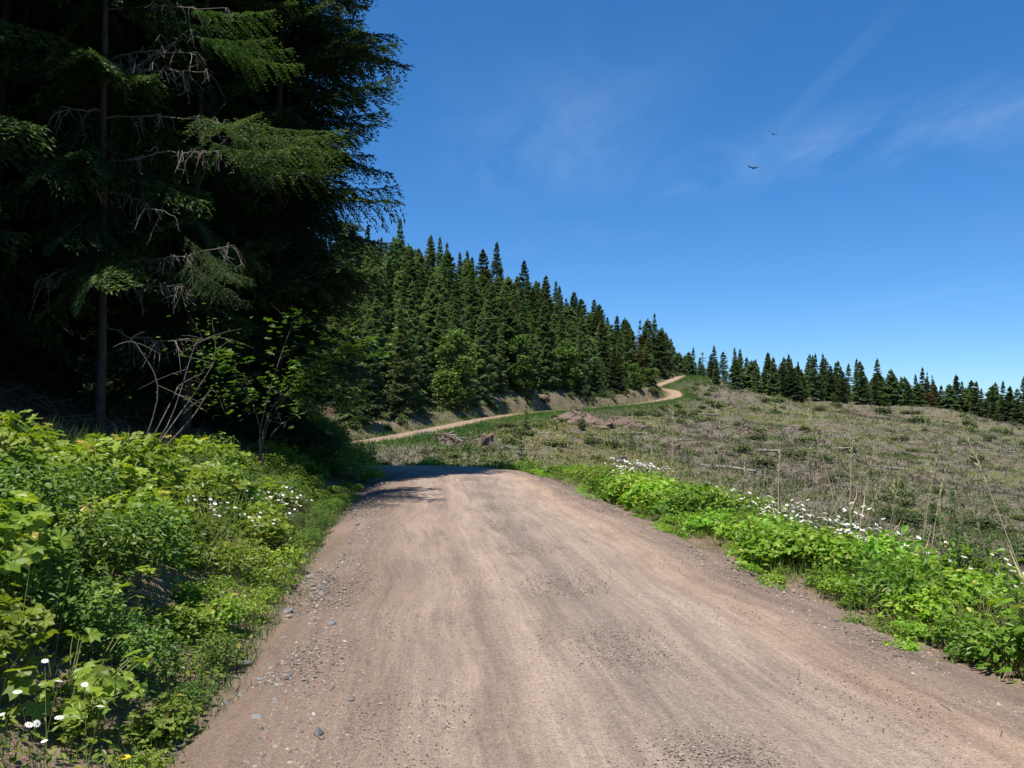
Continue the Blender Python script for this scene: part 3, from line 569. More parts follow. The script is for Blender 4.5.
# ------------------------------------------------------------------ broadleaf undergrowth
def bush(name, seed, rad, hgt, nleaf, leaf, ls, mat_, stems=9, flat=0.5, upbias=0.8, stem_mat='stem', lo=0.15):
    r = R(seed); st = MB(); lf = MB()
    lob = [(rdir(r, 1, -0.1, 0.8)[0] * [rad * 0.6, rad * 0.6, hgt * 0.5] + [0, 0, hgt * 0.42], r.uniform(0.42, 0.7)) for _ in range(7)]
    for c, s_ in lob[:stems]:
        for q_ in range(2):
            e = c + rdir(r, 1, 0.0, 0.9)[0] * [rad * 0.4, rad * 0.4, hgt * 0.4]; b0 = np.array([r.normal(0, rad * 0.12), r.normal(0, rad * 0.12), -0.08])
            tube(st, curve([b0, (b0 + e) / 2 + [0, 0, 0.12 * hgt], e], 5), np.linspace(0.007, 0.0025, 5), 3, cap=False)
    per = nleaf // 7
    for c, s_ in lob:
        d = rdir(r, per, -0.75, 1.0); q = d * (r.uniform(0.15, 1, per) ** 0.45)[:, None]
        p = c + q * np.array([rad * s_, rad * s_, hgt * s_ * 0.8]); p[:, 2] = np.maximum(p[:, 2], lo * hgt * r.uniform(0, 1, per))
        hd = unit(np.c_[d[:, :2] + r.normal(0, 0.5, (per, 2)), r.normal(-0.18, 0.3, per)])
        up = perp_up(hd, np.tile([0, 0, upbias], (per, 1)) + 0.45 * d + r.normal(0, 0.35, (per, 3)))
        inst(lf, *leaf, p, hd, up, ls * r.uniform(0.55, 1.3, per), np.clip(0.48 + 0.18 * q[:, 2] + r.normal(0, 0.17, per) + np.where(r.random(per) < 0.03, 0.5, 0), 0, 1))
    return [('stem', st.mesh(name + '_stem', M[stem_mat])), ('foliage', lf.mesh(name + '_foliage', M[mat_]))]
BUSH_SMALL = [bush('snowberry_%s' % 'abc'[k], 100 + k, 0.62, 0.75, 1400, OVAL, 0.070, 'bankdark', upbias=0.8) for k in range(3)]
BUSH_LOBED = [bush('thimbleberry_%s' % 'abc'[k], 110 + k, 0.60, 0.62, 430, LOBED, 0.120, 'bank') for k in range(3)]
BUSH_MIX = [bush('bramble_%s' % 'ab'[k], 120 + k, 0.64, 0.58, 720, OVAL, 0.092, 'bank') for k in range(2)]
VERGE = [bush('verge_plant_%s' % 'abcd'[k], 130 + k, 0.50, 0.46, 620, (LOBED, OVAL, LOBED, OVAL)[k], (0.085, 0.085, 0.075, 0.075)[k], 'verge', lo=0.05) for k in range(4)]
FARSHRUB = [bush('clearcut_shrub_%s' % 'abc'[k], 140 + k, 0.7, 0.75, 420, DIAM, 0.17, 'shrub_far', stem_mat='greytwig', upbias=0.4) for k in range(3)]

def weed(name, seed, n_st, hgt, mat_='weed', ls=0.075):
    r = R(seed); st = MB(); lf = MB()
    for k in range(n_st):
        a = r.uniform(0, 6.28); rr = r.uniform(0, 0.16); b = np.array([rr * cos(a), rr * sin(a), -0.05]); h_ = hgt * r.uniform(0.6, 1.1); tip = b + [r.normal(0, 0.07), r.normal(0, 0.07), h_]
        c_ = curve([b, (b + tip) / 2 + r.normal(0, 0.02, 3), tip], 6); tube(st, c_, np.linspace(0.004, 0.0015, 6), 3, cap=False)
        n = int(h_ / 0.022); u = r.uniform(0.12, 1, n); p = b + (tip - b) * u[:, None]; e = unit(np.c_[rdir(r, n, 0, 0.1)[:, :2], r.uniform(0.1, 0.8, n)])
        inst(lf, *OVAL, p, e, perp_up(e, np.tile([0, 0, 1.0], (n, 1))), np.stack([ls * (1.25 - u) * r.uniform(0.6, 1.2, n), ls * 0.55 * np.ones(n), ls * np.ones(n)], 1), np.clip(r.normal(0.5, 0.18, n), 0, 1))
    return [('stem', st.mesh(name + '_stem', M['stem'])), ('foliage', lf.mesh(name + '_foliage', M[mat_]))]
WEED = [weed('upright_weed_%s' % 'abc'[k], 150 + k, 9, (0.75, 0.95, 0.6)[k]) for k in range(3)]
th = np.arange(11) * 2 * pi / 11; e = np.stack([np.cos(th), np.sin(th), np.full(11, -0.10)], 1)
mb = MB(); inst(mb, *DIAM, e * 0.006, e, np.tile([0, 0, 1.0], (11, 1)), np.stack([np.full(11, 0.027), np.full(11, 0.016), np.full(11, 0.02)], 1), np.linspace(0, 1, 11)); D_PETAL = mb.mesh('daisy_petals', M['petal'])
mb = MB(); mb.add(np.r_[np.stack([0.009 * np.cos(th), 0.009 * np.sin(th), np.full(11, 0.002)], 1), [(0, 0, 0.007)]], [np.array([[q, (q + 1) % 11, 11] for q in range(11)])]); D_DISC = mb.mesh('daisy_disc', M['disc'])
def daisy(name, seed, n, hgt, spread):
    """a stem mesh and the places of its flower heads"""
    r = R(seed); st = MB(); heads = []
    for k in range(n):
        b = np.array([r.normal(0, spread * 0.5), r.normal(0, spread * 0.5), -0.04]); h_ = hgt * r.uniform(0.75, 1.1); tip = b + [r.normal(0, spread * 0.35), r.normal(0, spread * 0.35), h_]
        tube(st, curve([b, (b + tip) / 2 + r.normal(0, 0.02, 3), tip], 5), np.linspace(0.0025, 0.0015, 5), 3, cap=False)
        m_ = 3; u = r.uniform(0.05, 0.6, m_); e2 = rdir(r, m_, -0.2, 0.6); inst(st, *OVAL, b + (tip - b) * u[:, None], e2, perp_up(e2, np.tile([0, 0, 1.0], (m_, 1))), np.stack([np.full(m_, 0.05), np.full(m_, 0.02), np.full(m_, 0.03)], 1))
        heads.append((tip, (r.normal(0.35, 0.4), r.normal(0, 0.4), r.uniform(0, 6.28)), r.uniform(0.55, 0.85)))
    return st.mesh(name + '_stem', M['stem']), heads
DAISY = [daisy('daisy_%s' % 'abc'[k], 160 + k, (6, 9, 12)[k], 0.55, (0.16, 0.22, 0.26)[k]) for k in range(3)]

def slope_tilt(x, y):                                   # lean a plant a little with the slope it stands on
    return (0, 0)
r = R(205); spots = []
# leafy bank on the left
for k in range(2600):
    y = r.uniform(2.0, 22.5); l = r.uniform(0.22 - 0.05 * max(0, y - 14), 5.4); x = 1.3 - 0.122 * y - HW - l
    if x / y < -0.78 or (y > 9 and l > 2.6) or (y > 16 and (l > 2.2 or r.random() < 0.5)): continue
    if l > 4.4 and r.random() < 0.5: continue
    if (x + 1.95) ** 2 + (y - 3.3) ** 2 < 0.5 ** 2: continue
    sp = 0.30 + 0.03 * y * 0.3
    if all((x - a) ** 2 + (y - b) ** 2 > sp * sp for a, b in spots): spots.append((x, y))
print('bank plants', len(spots))
bz = height(np.array(spots))
for (x, y), z in zip(spots, bz):
    l = 1.3 - 0.122 * y - HW - x; patch = vnoise(np.array([[x, y]]), 1.2, 21)[0] + r.normal(0, 0.35)
    s = r.uniform(0.45, 1.1) * np.interp(l, [0.2, 0.7, 1.3, 2.4, 3.5], [0.38, 0.5, 0.85, 0.95, 0.68]) * (0.75 if y > 14 else 1)
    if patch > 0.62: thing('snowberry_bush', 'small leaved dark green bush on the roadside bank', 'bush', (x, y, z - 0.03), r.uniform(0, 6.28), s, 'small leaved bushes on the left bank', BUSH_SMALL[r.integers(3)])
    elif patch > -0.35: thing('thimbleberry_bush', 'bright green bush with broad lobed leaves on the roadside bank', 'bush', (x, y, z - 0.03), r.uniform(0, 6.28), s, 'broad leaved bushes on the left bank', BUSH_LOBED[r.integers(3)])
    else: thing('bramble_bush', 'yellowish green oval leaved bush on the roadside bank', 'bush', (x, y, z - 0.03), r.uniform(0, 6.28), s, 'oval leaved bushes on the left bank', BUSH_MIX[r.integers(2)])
for k in range(60):                                     # shaded brush on the inside of the bend
    i_ = int(r.uniform(38.5, 50) / 0.5); p = RC[i_, :2] - RN[i_] * (HW + r.uniform(0.0, 1.8)); thing('bramble_bush', 'shaded bush under the conifers on the inside of the bend', 'bush', (p[0], p[1], h1(p[0], p[1]) - 0.03), r.uniform(0, 6.28), r.uniform(0.5, 0.95), 'shaded bushes inside the bend', (BUSH_SMALL + BUSH_MIX)[r.integers(5)])
# strip of leafy plants along the right edge
spots = []
for k in range(9000):
    s_ = r.uniform(18.5, 56); o = r.uniform(0.0, 2.1); i_ = int(s_ / 0.5); c = RC[i_]; p = c[:2] + RN[i_] * (HW + 0.25 + o)
    if p[1] < 3.0 or p[1] > 34 or p[0] < -9: continue
    o += 0.12 * math.sin(s_ * 1.7) + 0.10 * math.sin(s_ * 0.6)
    if o < 0.02: continue
    sp = 0.26 + 0.005 * p[1]
    if all((p[0] - a) ** 2 + (p[1] - b) ** 2 > sp * sp for a, b in spots): spots.append((p[0], p[1]))
spots = np.array(spots); vz = height(spots); print('verge plants', len(spots))
for k in range(55):
    i_ = int(r.uniform(40, 52) / 0.5); p = RC[i_, :2] + RN[i_] * (HW + r.uniform(0.1, 1.0)); thing('leafy_plant', 'bright green leafy plant on the outer edge of the road bend', 'plant', (p[0], p[1], h1(p[0], p[1]) - 0.02), r.uniform(0, 6.28), r.uniform(0.5, 0.85), 'leafy plants on the outer edge of the bend', VERGE[r.integers(4)])
for k in range(70):
    y = 4 + 20 * r.random(); x = 1.3 - 0.122 * y + HW + r.uniform(-0.25, 0.35); thing('seedling', 'tiny green seedling at the gravel edge of the right verge', 'plant', (x, y, h1(x, y) - 0.01), r.uniform(0, 6.28), r.uniform(0.15, 0.32), 'seedlings at the gravel edge', VERGE[r.integers(4)])
for (x, y), z in zip(spots, vz):
    q = road_near([[x, y]])[0][0] - HW; gap = vnoise(np.array([[x, y]]), 1.1, 51)[0]
    if q < 0.2 and gap < -0.4: continue
    s = r.uniform(0.45, 1.15) * (0.55 if q < 0.45 else 1.0) * (1 + 0.14 * gap)
    if y < 7 and r.random() < 0.3:
        thing('upright_weed', 'slender upright green weed at the right edge of the road', 'weed', (x, y, z - 0.02), r.uniform(0, 6.28), r.uniform(0.6, 0.95), 'upright weeds on the right verge', WEED[r.integers(3)]); continue
    v = int(r.integers(4)); kind_ = ('lobed' if v in (0, 2) else 'oval'); where = 'gravel edge' if q < 0.6 else 'slope edge' if q > 1.5 else 'middle'
    thing('verge_plant', 'bright green %s leaved plant on the %s of the right verge strip' % (kind_, where), 'plant', (x, y, z - 0.03), r.uniform(0, 6.28), s, '%s leaved plants on the %s of the right verge' % (kind_, where), VERGE[v])

# large leaved plants close to the camera: every leaf is a piece of its own
LEAF_MESH = {}
for nm, mt in (('bank', 'bank'), ('verge', 'verge')):
    for q in range(3):
        mb = MB(); inst(mb, *LOBED, [(0, 0, 0)], [(1, 0, 0)], [(0, 0, 1)], 1.0, (0.45, 0.65, 0.85)[q]); LEAF_MESH[nm, q] = mb.mesh('%s_leaf_%s' % (nm, 'abc'[q]), M[mt])
def leafy_plant(label, loc, seed, n, hgt, spread, ls, key, cat='plant'):
    r = R(seed); o = thing('broad_leaved_plant', label, cat, loc); st = MB()
    for k in range(n):
        a = r.uniform(0, 6.28); rr = spread * math.sqrt(r.random()); tip = np.array([rr * cos(a), rr * sin(a), hgt * r.uniform(0.08, 1.0) * (1 - 0.45 * rr / spread)])
        tube(st, curve([(tip[0] * 0.35 + r.normal(0, 0.05), tip[1] * 0.35 + r.normal(0, 0.05), -0.05), (tip[0] * 0.7, tip[1] * 0.7, tip[2] * 0.6), tuple(tip)], 5), np.linspace(0.005, 0.002, 5), 3, cap=False)
        l_ = obj('leaf', LEAF_MESH[key, int(r.integers(3))], o, tip, 0, ls * r.uniform(0.6, 1.2)); l_.rotation_euler = (r.normal(0, 0.35), r.normal(0.25, 0.3), a + r.normal(0, 0.6))
    obj('stem', st.mesh('broad_plant_stem', M['stem']), o)
def on(x, y, dz=0.0): return (x, y, h1(x, y) + dz)
leafy_plant('broad leaved plant with big pale green lobed leaves at the foot of the left bank', on(-2.2, 4.2), 301, 70, 0.48, 0.42, 0.105, 'bank')
leafy_plant('broad leaved plant with large bright leaves at the right road edge', on(3.55, 5.75), 302, 64, 0.55, 0.40, 0.115, 'verge')
leafy_plant('broad leaved plant growing through weeds on the left bank above the rocks', on(-2.65, 5.4), 303, 55, 0.42, 0.34, 0.10, 'bank')

# daisies: placed where their flower heads show, standing on the ground there
def daisy_at(x, y, v, s, lab, grp, rz):
    me, heads = DAISY[v]; o = thing('daisy_plant', lab, 'flower', on(x, y, -0.02), 0, s, grp, [('stem', me)])
    for tip, rot, hs in heads: p = obj('petals', D_PETAL, o, tip, 0, hs); p.rotation_euler = rot; obj('flower_disc', D_DISC, p)
r = R(310)
def road_off(y, off): return 1.3 - 0.122 * y + off
for y, off, n in ((11.4, -HW - 0.75, 5), (9.4, -HW - 0.72, 3), (8.6, -HW - 0.85, 3)):
    for k in range(n): daisy_at(road_off(y, off) + r.normal(0, 0.16), y + r.normal(0, 0.45), int(r.integers(3)), r.uniform(0.7, 1.0), 'daisy plant with white flowers at the foot of the left bank', 'daisies along the left road edge', r.uniform(0, 6))
for k in range(2): daisy_at(-2.06 + 0.2 * k, 3.55 - 0.05 * k, 0, 0.75, 'tall daisies among the bushes at the lower bank', 'daisies in the lower bank', k)
for k in range(26):
    y = (8.7, 9.4, 9.8, 11.2, 11.8, 12.4)[k % 6] + r.normal(0, 0.22); daisy_at(road_off(y, HW + r.uniform(1.0, 1.8)), y, int(r.integers(1, 3)), r.uniform(1.0, 1.3), 'daisy plant with white flowers behind the leafy right verge', 'daisies behind the right verge', r.uniform(0, 6))
for k in range(12):
    daisy_at(road_off(17.0, HW + 1.0) + r.normal(0, 0.22), 17.0 + r.normal(0, 0.35), 2, r.uniform(1.2, 1.5), 'daisy plant in the dense white cluster on the right verge', 'dense white daisy cluster', r.uniform(0, 6))
for k in range(6):
    y = r.uniform(5.4, 7.6); daisy_at(road_off(y, HW + r.uniform(1.0, 1.9)), y, 0, r.uniform(0.8, 1.05), 'sparse daisies among tall weeds at the right edge', 'sparse daisies among the right weeds', r.uniform(0, 6))
for k in range(5):
    x = -1.6 + k * 0.75; y = 30.2 + r.normal(0, 0.2); daisy_at(x, y, 2, 0.8, 'daisy plant on the far verge of the road bend', 'daisies on the outer side of the bend', r.uniform(0, 6))
# one yellow flower low on the left bank
mb = MB(); e = np.stack([np.cos(np.arange(5) * 1.2566), np.sin(np.arange(5) * 1.2566), np.full(5, 0.25)], 1); inst(mb, *OVAL, np.tile([0, 0, 0.20], (5, 1)), e, np.tile([0, 0, 1.0], (5, 1)), np.stack([np.full(5, 0.026), np.full(5, 0.045), np.full(5, 0.03)], 1))
sb = MB(); tube(sb, curve([(0.03, 0.02, -0.05), (0.01, 0.0, 0.1), (0, 0, 0.2)], 5), 0.002, 3)
thing('yellow_flower', 'single small yellow flower at the foot of the left bank', 'flower', on(-1.62, 3.62), 0, 1.0, None, [('petals', mb.mesh('yellow_petals', M['buttercup'])), ('stem', sb.mesh('yellow_flower_stem', M['stem']))])

# ------------------------------------------------------------------ dead branches and bare stems on the left
def dead_branch(r, a, b, sag, r0=0.016, twigs=14, hang=0.35):
    mb = MB(); a, b = np.array(a, float), np.array(b, float); L = np.linalg.norm(b - a); side = unit(np.cross(b - a, [0, 0, 1.0]))
    c = curve([a, a + (b - a) * 0.33 + [0, 0, sag], a + (b - a) * 0.68 + [0, 0, sag * 0.8], b], 12); c[1:-1] += r.normal(0, 0.018, (10, 3))
    tube(mb, c, np.linspace(r0, r0 * 0.3, 12), 4)
    for k in range(twigs):
        i_ = r.integers(2, 12); p = c[i_]; ln = hang * r.uniform(0.5, 1.4); e = side * r.normal(0, 0.5) + (b - a) / L * r.uniform(0.1, 0.9) + [0, 0, r.uniform(-0.9, 0.15)]
        q = curve([p, p + e * ln * 0.5 + [0, 0, 0.04], p + e * ln + [0, 0, -0.45 * ln] + side * r.normal(0, 0.1)], 6); tube(mb, q, np.linspace(r0 * 0.42, r0 * 0.2, 6), 3, cap=False)
        for _ in range(2):
            p2 = q[r.integers(2, 6)]; e2 = np.array([r.normal(0, 0.5), r.normal(0, 0.5), -r.uniform(0.1, 0.9)]) * ln * 0.5; tube(mb, curve([p2, p2 + e2 * 0.5 + r.normal(0, 0.02, 3), p2 + e2], 4), r0 * 0.2, 3, cap=False)
    return mb
T0 = near_trees[0]; inv = None
bpy.context.view_layer.update(); inv = T0.matrix_world.inverted()
def on_tree(p, q, d=15.3):
    """branch from a point on the trunk row (photo rows) towards a photo point that sticks out of the crown"""
    return at(p[0], p[1], d), at(q[0], q[1], d - 0.8)
r = R(320)
for (p, q, sg, tw) in (((106, 118), (252, 128), 0.10, 16), ((106, 85), (190, 30), -0.05, 10), ((106, 60), (195, 55), 0.1, 12), ((106, 112), (60, 112), 0.05, 6), ((106, 165), (225, 150), 0.06, 18), ((106, 258), (228, 246), -0.12, 22), ((106, 260), (40, 280), 0.05, 6),
                       ((106, 215), (90, 178), 0.2, 4), ((106, 290), (185, 287), 0.05, 14), ((106, 325), (180, 340), -0.1, 12), ((106, 78), (205, 72), 0.06, 14), ((106, 190), (170, 215), 0.06, 8), ((106, 10), (220, 8), 0.05, 12)):
    a, b = on_tree(p, q); trunk_xy = np.array([T0.location.x, T0.location.y]); a[:2] = trunk_xy
    me = dead_branch(r, a, b, sg, 0.016, int(tw * 1.7)).mesh('dead_branch', M['twig']); o = obj('dead_branch', me, T0); o.matrix_parent_inverse = inv
# leafy sprays at the ends of two of its boughs
def spray(name, parent, o0, o1, ln, width, seed, n=3):
    r = R(seed); mb = MB(); d = unit(np.array(o1) - np.array(o0)); sd_ = unit(np.cross(d, [0, 0, 1.0])); up = np.cross(sd_, d)
    for k in range(n):
        P, D, L, Wd, T = T_NEAR[k % 3]; off = np.array(o0) + sd_ * r.normal(0, 0.28) + up * r.normal(0, 0.16) + d * r.uniform(-0.15, 0.3); yaw = r.normal(0, 0.3); dd = unit(d + sd_ * yaw); ss = unit(np.cross(dd, [0, 0, 1.0])); uu = np.cross(ss, dd)
        rot = lambda v: v[:, :1] * dd + v[:, 1:2] * -ss + v[:, 2:] * uu
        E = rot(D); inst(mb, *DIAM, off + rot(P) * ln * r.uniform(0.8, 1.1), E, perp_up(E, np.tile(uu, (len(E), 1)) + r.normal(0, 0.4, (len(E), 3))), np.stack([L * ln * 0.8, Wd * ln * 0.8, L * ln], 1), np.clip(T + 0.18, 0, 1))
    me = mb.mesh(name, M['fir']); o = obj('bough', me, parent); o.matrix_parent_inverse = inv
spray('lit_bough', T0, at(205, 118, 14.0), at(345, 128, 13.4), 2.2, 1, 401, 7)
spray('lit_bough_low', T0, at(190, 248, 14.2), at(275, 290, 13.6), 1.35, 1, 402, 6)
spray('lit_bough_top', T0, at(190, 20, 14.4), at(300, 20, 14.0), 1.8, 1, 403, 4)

def arching_shrub(name, label, cat, base, stems, leaf_on, seed, leaf=OVAL, ls=0.07, per=90, mat_='broad', stem_mat='greytwig'):
    """stems given as lists of photo-derived points; leaves hang in flat layers along the listed stems"""
    r = R(seed); st = MB(); lf = MB(); b = np.array(base)
    for k, pts_ in enumerate(stems):
        c = curve([b - [0, 0, 0.1]] + [np.array(p) for p in pts_], 14); tube(st, c - b, np.linspace(0.011, 0.003, 14), 4, cap=False)
        for q in range(5):
            p0 = c[r.integers(5, 14)]; e = np.array([r.normal(0, 0.3), r.normal(0, 0.3), r.normal(0.05, 0.2)]); tube(st, curve([p0, p0 + e * 0.5, p0 + e + [0, 0, -0.05]], 4) - b, np.linspace(0.005, 0.002, 4), 3, cap=False)
        if leaf_on[k] > 0:
            n = int(per * leaf_on[k]); u = r.uniform(0.42, 1.0, n); p = np.stack([np.interp(u * 13, np.arange(14), c[:, q]) for q in range(3)], 1) + np.c_[r.normal(0, 0.22, (n, 2)), r.normal(0, 0.13, n)]
            e = rdir(r, n, -0.5, 0.15); inst(lf, *leaf, p - b, e, perp_up(e, np.tile([0, 0, 1.0], (n, 1)) + r.normal(0, 0.3, (n, 3))), ls * r.uniform(0.7, 1.3, n), np.clip(r.normal(0.6, 0.18, n), 0, 1))
    parts = [('stem', st.mesh(name + '_stem', M[stem_mat], True))]
    if lf.v: parts.append(('foliage', lf.mesh(name + '_foliage', M[mat_])))
    thing(name, label, cat, tuple(base), 0, 1, None, parts)
b = on(-4.6, 15.6)
arching_shrub('vine_maple', 'arching broadleaf shrub with sunlit leaves hanging out in front of the dark conifers', 'shrub', b,
    [[at(265, 425, 15.6), at(300, 372, 15.8), at(345, 350, 16.2), at(392, 352, 16.6)], [at(270, 410, 15.6), at(320, 385, 16), at(370, 400, 16.4)], [at(262, 420, 15.4), at(290, 330, 15.6), at(300, 318, 15.6)],
     [at(275, 430, 15.6), at(330, 405, 15.9), at(360, 420, 16.2)], [at(258, 420, 15.4), at(235, 375, 15.2), at(215, 350, 15.0)], [at(270, 420, 15.6), at(330, 350, 16), at(375, 335, 16.4)]], [2.0, 1.3, 0.7, 0.8, 0.9, 1.7], 410, LOBED, 0.12, 95)
b = on(-5.2, 11.6)
arching_shrub('bare_shrub', 'bare arching grey stems with a few leaves above the left bank', 'shrub', b,
    [[at(172, 400, 11.8), at(180, 385, 12), at(205, 372, 12.2)], [at(158, 395, 11.6), at(140, 350, 11.6), at(130, 340, 11.6)], [at(170, 420, 11.8), at(195, 345, 12), at(205, 340, 12)], [at(190, 420, 12), at(212, 390, 12.2), at(226, 415, 12.2)], [at(200, 385, 12.2), at(215, 355, 12.3), at(212, 320, 12.4)]],
    [0, 0, 0.5, 0.9, 1.3], 411, OVAL, 0.065, 70)

# ------------------------------------------------------------------ the clearcut
def clear_ok(P, lo=2.2):
    sd, _, ss = road_near(P); px_ = CX + P[:, 0] / np.maximum(P[:, 1], 1) * F_PX
    edge = np.interp(px_, [600] + cl_x, [200] + cl_d)
    return (sd > HW + lo) & (P[:, 1] < edge + 3)
def clear_pts(r, n, d0=27, d1=250, pw=1.0, lo=2.2):
    d = d0 * (d1 / d0) ** (r.random(n) ** pw); px_ = r.uniform(330, 1120, n); P = np.stack([(px_ - CX) / F_PX * d, d], 1); return P[clear_ok(P, lo)]
r = R(500)
# low brush and dead stalks, too many to count
P = clear_pts(r, 19000, 24, 250, 0.75); Z = height(P); b = MB(); tv = np.clip(0.46 + 0.42 * vnoise(P, 0.10, 31) + 0.12 * vnoise(P, 0.6, 32) + r.normal(0, 0.12, len(P)), 0, 1)
per = 11; pp = np.repeat(np.c_[P, Z], per, 0); sz = np.repeat(r.uniform(0.5, 1.3, len(P)) * (0.8 + P[:, 1] / 220), per); n = len(pp); dd = rdir(r, n, 0.0, 1.0)
e = unit(dd + [0, 0, 0.35]); ppp = pp + dd * (sz * r.uniform(0.05, 0.42, n))[:, None] * [1, 1, 0.6]
inst(b, *DIAM, ppp, e, perp_up(e, rdir(r, n)), np.stack([sz * r.uniform(0.16, 0.34, n), sz * r.uniform(0.05, 0.11, n), sz * 0.2], 1), np.clip(np.repeat(tv, per) + r.normal(0, 0.09, n), 0, 1))
tag(obj('ground_brush', b.mesh('ground_brush', M['brush'])), 'low grey brown brush covering the clearcut slope', 'brush', kind='stuff')
# slash: broken sticks lying about
P = clear_pts(r, 14000, 24, 240, 0.75); Z = height(P) + 0.06; n = len(P); e = rdir(r, n, -0.12, 0.5); L = r.uniform(0.3, 1.3, n) * (0.6 + P[:, 1] / 180); w = r.uniform(0.02, 0.06, n) * (0.7 + P[:, 1] / 130)
STICK = (np.array([(-.5, -.5, -.3), (-.5, .5, -.3), (-.5, 0, .6), (.5, -.3, -.2), (.5, .3, -.2), (.5, 0, .4)]), [np.array([[0, 1, 4, 3], [1, 2, 5, 4], [2, 0, 3, 5]]), np.array([[0, 2, 1], [3, 4, 5]])])
b = MB(); inst(b, *STICK, np.c_[P, Z], e, perp_up(e, np.tile([0, 0, 1.0], (n, 1))), np.stack([L, w, w], 1)); 
tag(obj('slash_sticks', b.mesh('slash_sticks', M['log'])), 'grey broken logging sticks scattered over the clearcut', 'slash', kind='stuff')
# grass: verge, bank foot, clearcut
def grass_mesh(name, P, Z, h, r, per, tint, w=0.012, spread=0.10):
    pp = np.repeat(np.c_[P, Z], per, 0); n = len(pp); hh = np.repeat(np.broadcast_to(h, (len(P),)), per) * r.uniform(0.5, 1.2, n)
    pp = pp + np.c_[r.normal(0, spread, (n, 2)), np.full(n, -0.02)]; e = unit(np.c_[r.normal(0, 0.35, (n, 2)), np.ones(n)]); b = MB()
    ww = np.repeat(np.broadcast_to(w, (len(P),)), per)
    inst(b, *BLADE, pp, e, perp_up(e, rdir(r, n, 0, 0.1)), np.stack([hh, ww, hh], 1), np.clip(np.repeat(np.broadcast_to(tint, (len(P),)), per) + r.normal(0, 0.12, n), 0, 1)); return b.mesh(name, M['grass'])
y = r.uniform(2.5, 18, 2600); off = HW + 0.08 + r.gamma(1.6, 0.32, 2600); P = np.stack([1.3 - 0.122 * y - off, y], 1)
tag(obj('bank_grass', grass_mesh('bank_grass', P, height(P), 0.13, r, 7, np.clip(0.35 + 0.25 * vnoise(P, 1.5, 41), 0, 0.95), 0.006, 0.06)), 'thin grass at the foot of the left bank', 'grass', kind='stuff')
y = r.uniform(3, 30, 2600); off = HW + 0.35 + r.gamma(2.2, 0.75, 2600); P = np.stack([1.3 - 0.122 * y + off, y], 1)
tag(obj('verge_grass', grass_mesh('verge_grass', P, height(P), np.where(off > HW + 1.6, 0.55, 0.16), r, 7, np.clip(0.45 + 0.2 * vnoise(P, 0.9, 42) + np.where(off > HW + 1.8, 0.15, 0), 0, 1), 0.008, 0.12)), 'grass on the right verge and the slope below it', 'grass', kind='stuff')
P = clear_pts(r, 6500, 26, 210, 0.7); tg = np.clip(0.45 + 0.28 * vnoise(P, 0.2, 43), 0.1, 1)
tag(obj('clearcut_grass', grass_mesh('clearcut_grass', P, height(P), 0.35 + P[:, 1] / 400, r, 7, tg, 0.02 + P[:, 1] / 3500, 0.25)), 'tufted grass among the slash on the clearcut', 'grass', kind='stuff')
y = r.uniform(24.5, 27, 50)
i_ = r.integers(int(52 / 0.5), int(66 / 0.5), 700); P = RC[i_, :2] + RN[i_] * (HW + r.uniform(0.2, 2.5, 700))[:, None]
tag(obj('bend_grass', grass_mesh('bend_grass', P, height(P), 0.32, r, 8, 0.35, 0.012, 0.12)), 'green grass along the outer side of the road bend', 'grass', kind='stuff')

y = r.uniform(3, 26, 2600); off = HW + 0.1 + r.gamma(2.0, 0.38, 2600); P = np.stack([1.3 - 0.122 * y + off, y], 1)
tag(obj('verge_edge_grass', grass_mesh('verge_edge_grass', P, height(P), np.where(off > HW + 0.6, 0.42, 0.2), r, 7, np.clip(0.55 + 0.3 * vnoise(P, 1.4, 44), 0, 1), 0.006, 0.07)), 'ragged grass fringing the right road edge', 'grass', kind='stuff')
y = r.uniform(2.6, 15, 900); off = HW + 0.9 + r.random(900) * 2.9; P = np.stack([1.3 - 0.122 * y - off, y], 1)
tag(obj('bank_tall_grass', grass_mesh('bank_tall_grass', P, height(P), 0.62, r, 6, np.clip(0.6 + 0.3 * vnoise(P, 1.1, 45), 0, 1), 0.006, 0.07)), 'taller grass blades among the bushes of the left bank', 'grass', kind='stuff')
i_ = r.integers(I_FAR - 10, I_FAR + 330, 5000); P = RC[i_, :2] + RN[i_] * (HW - 0.75 + r.gamma(1.5, 1.0, 5000))[:, None]
tag(obj('shoulder_grass', grass_mesh('shoulder_grass', P, height(P), 0.5, r, 6, np.clip(0.25 + 0.2 * vnoise(P, 0.3, 46), 0, 1), 0.05, 0.3)), 'green grass on the shoulder of the far road', 'grass', kind='stuff')
i_ = r.integers(I_FAR - 10, I_FAR + 330, 2600); P = RC[i_, :2] - RN[i_] * (HW - 0.6 + r.gamma(1.7, 1.0, 2600))[:, None]
tag(obj('cut_bank_grass', grass_mesh('cut_bank_grass', P, height(P), 0.45, r, 6, np.clip(0.45 + 0.25 * vnoise(P, 0.3, 47), 0, 1), 0.045, 0.3)), 'patchy grass on the cut bank above the far road', 'grass', kind='stuff')
n = 9000; y = 2.6 + 14 * r.random(n) ** 1.2; off = HW + 0.08 + r.gamma(2.0, 0.33, n); P = np.stack([1.3 - 0.122 * y - off, y], 1); keep_ = vnoise(P, 2.2, 48) + r.normal(0, 0.5, n) > -0.2; P = P[keep_]; n = len(P)
e = unit(np.c_[rdir(r, n, 0, 0.1)[:, :2], r.uniform(0.0, 0.7, n)]); b = MB(); inst(b, *OVAL, np.c_[P, height(P) + r.uniform(0.0, 0.09, n)], e, perp_up(e, np.tile([0, 0, 1.0], (n, 1))), r.uniform(0.025, 0.06, n), np.clip(r.normal(0.55, 0.2, n), 0, 1))
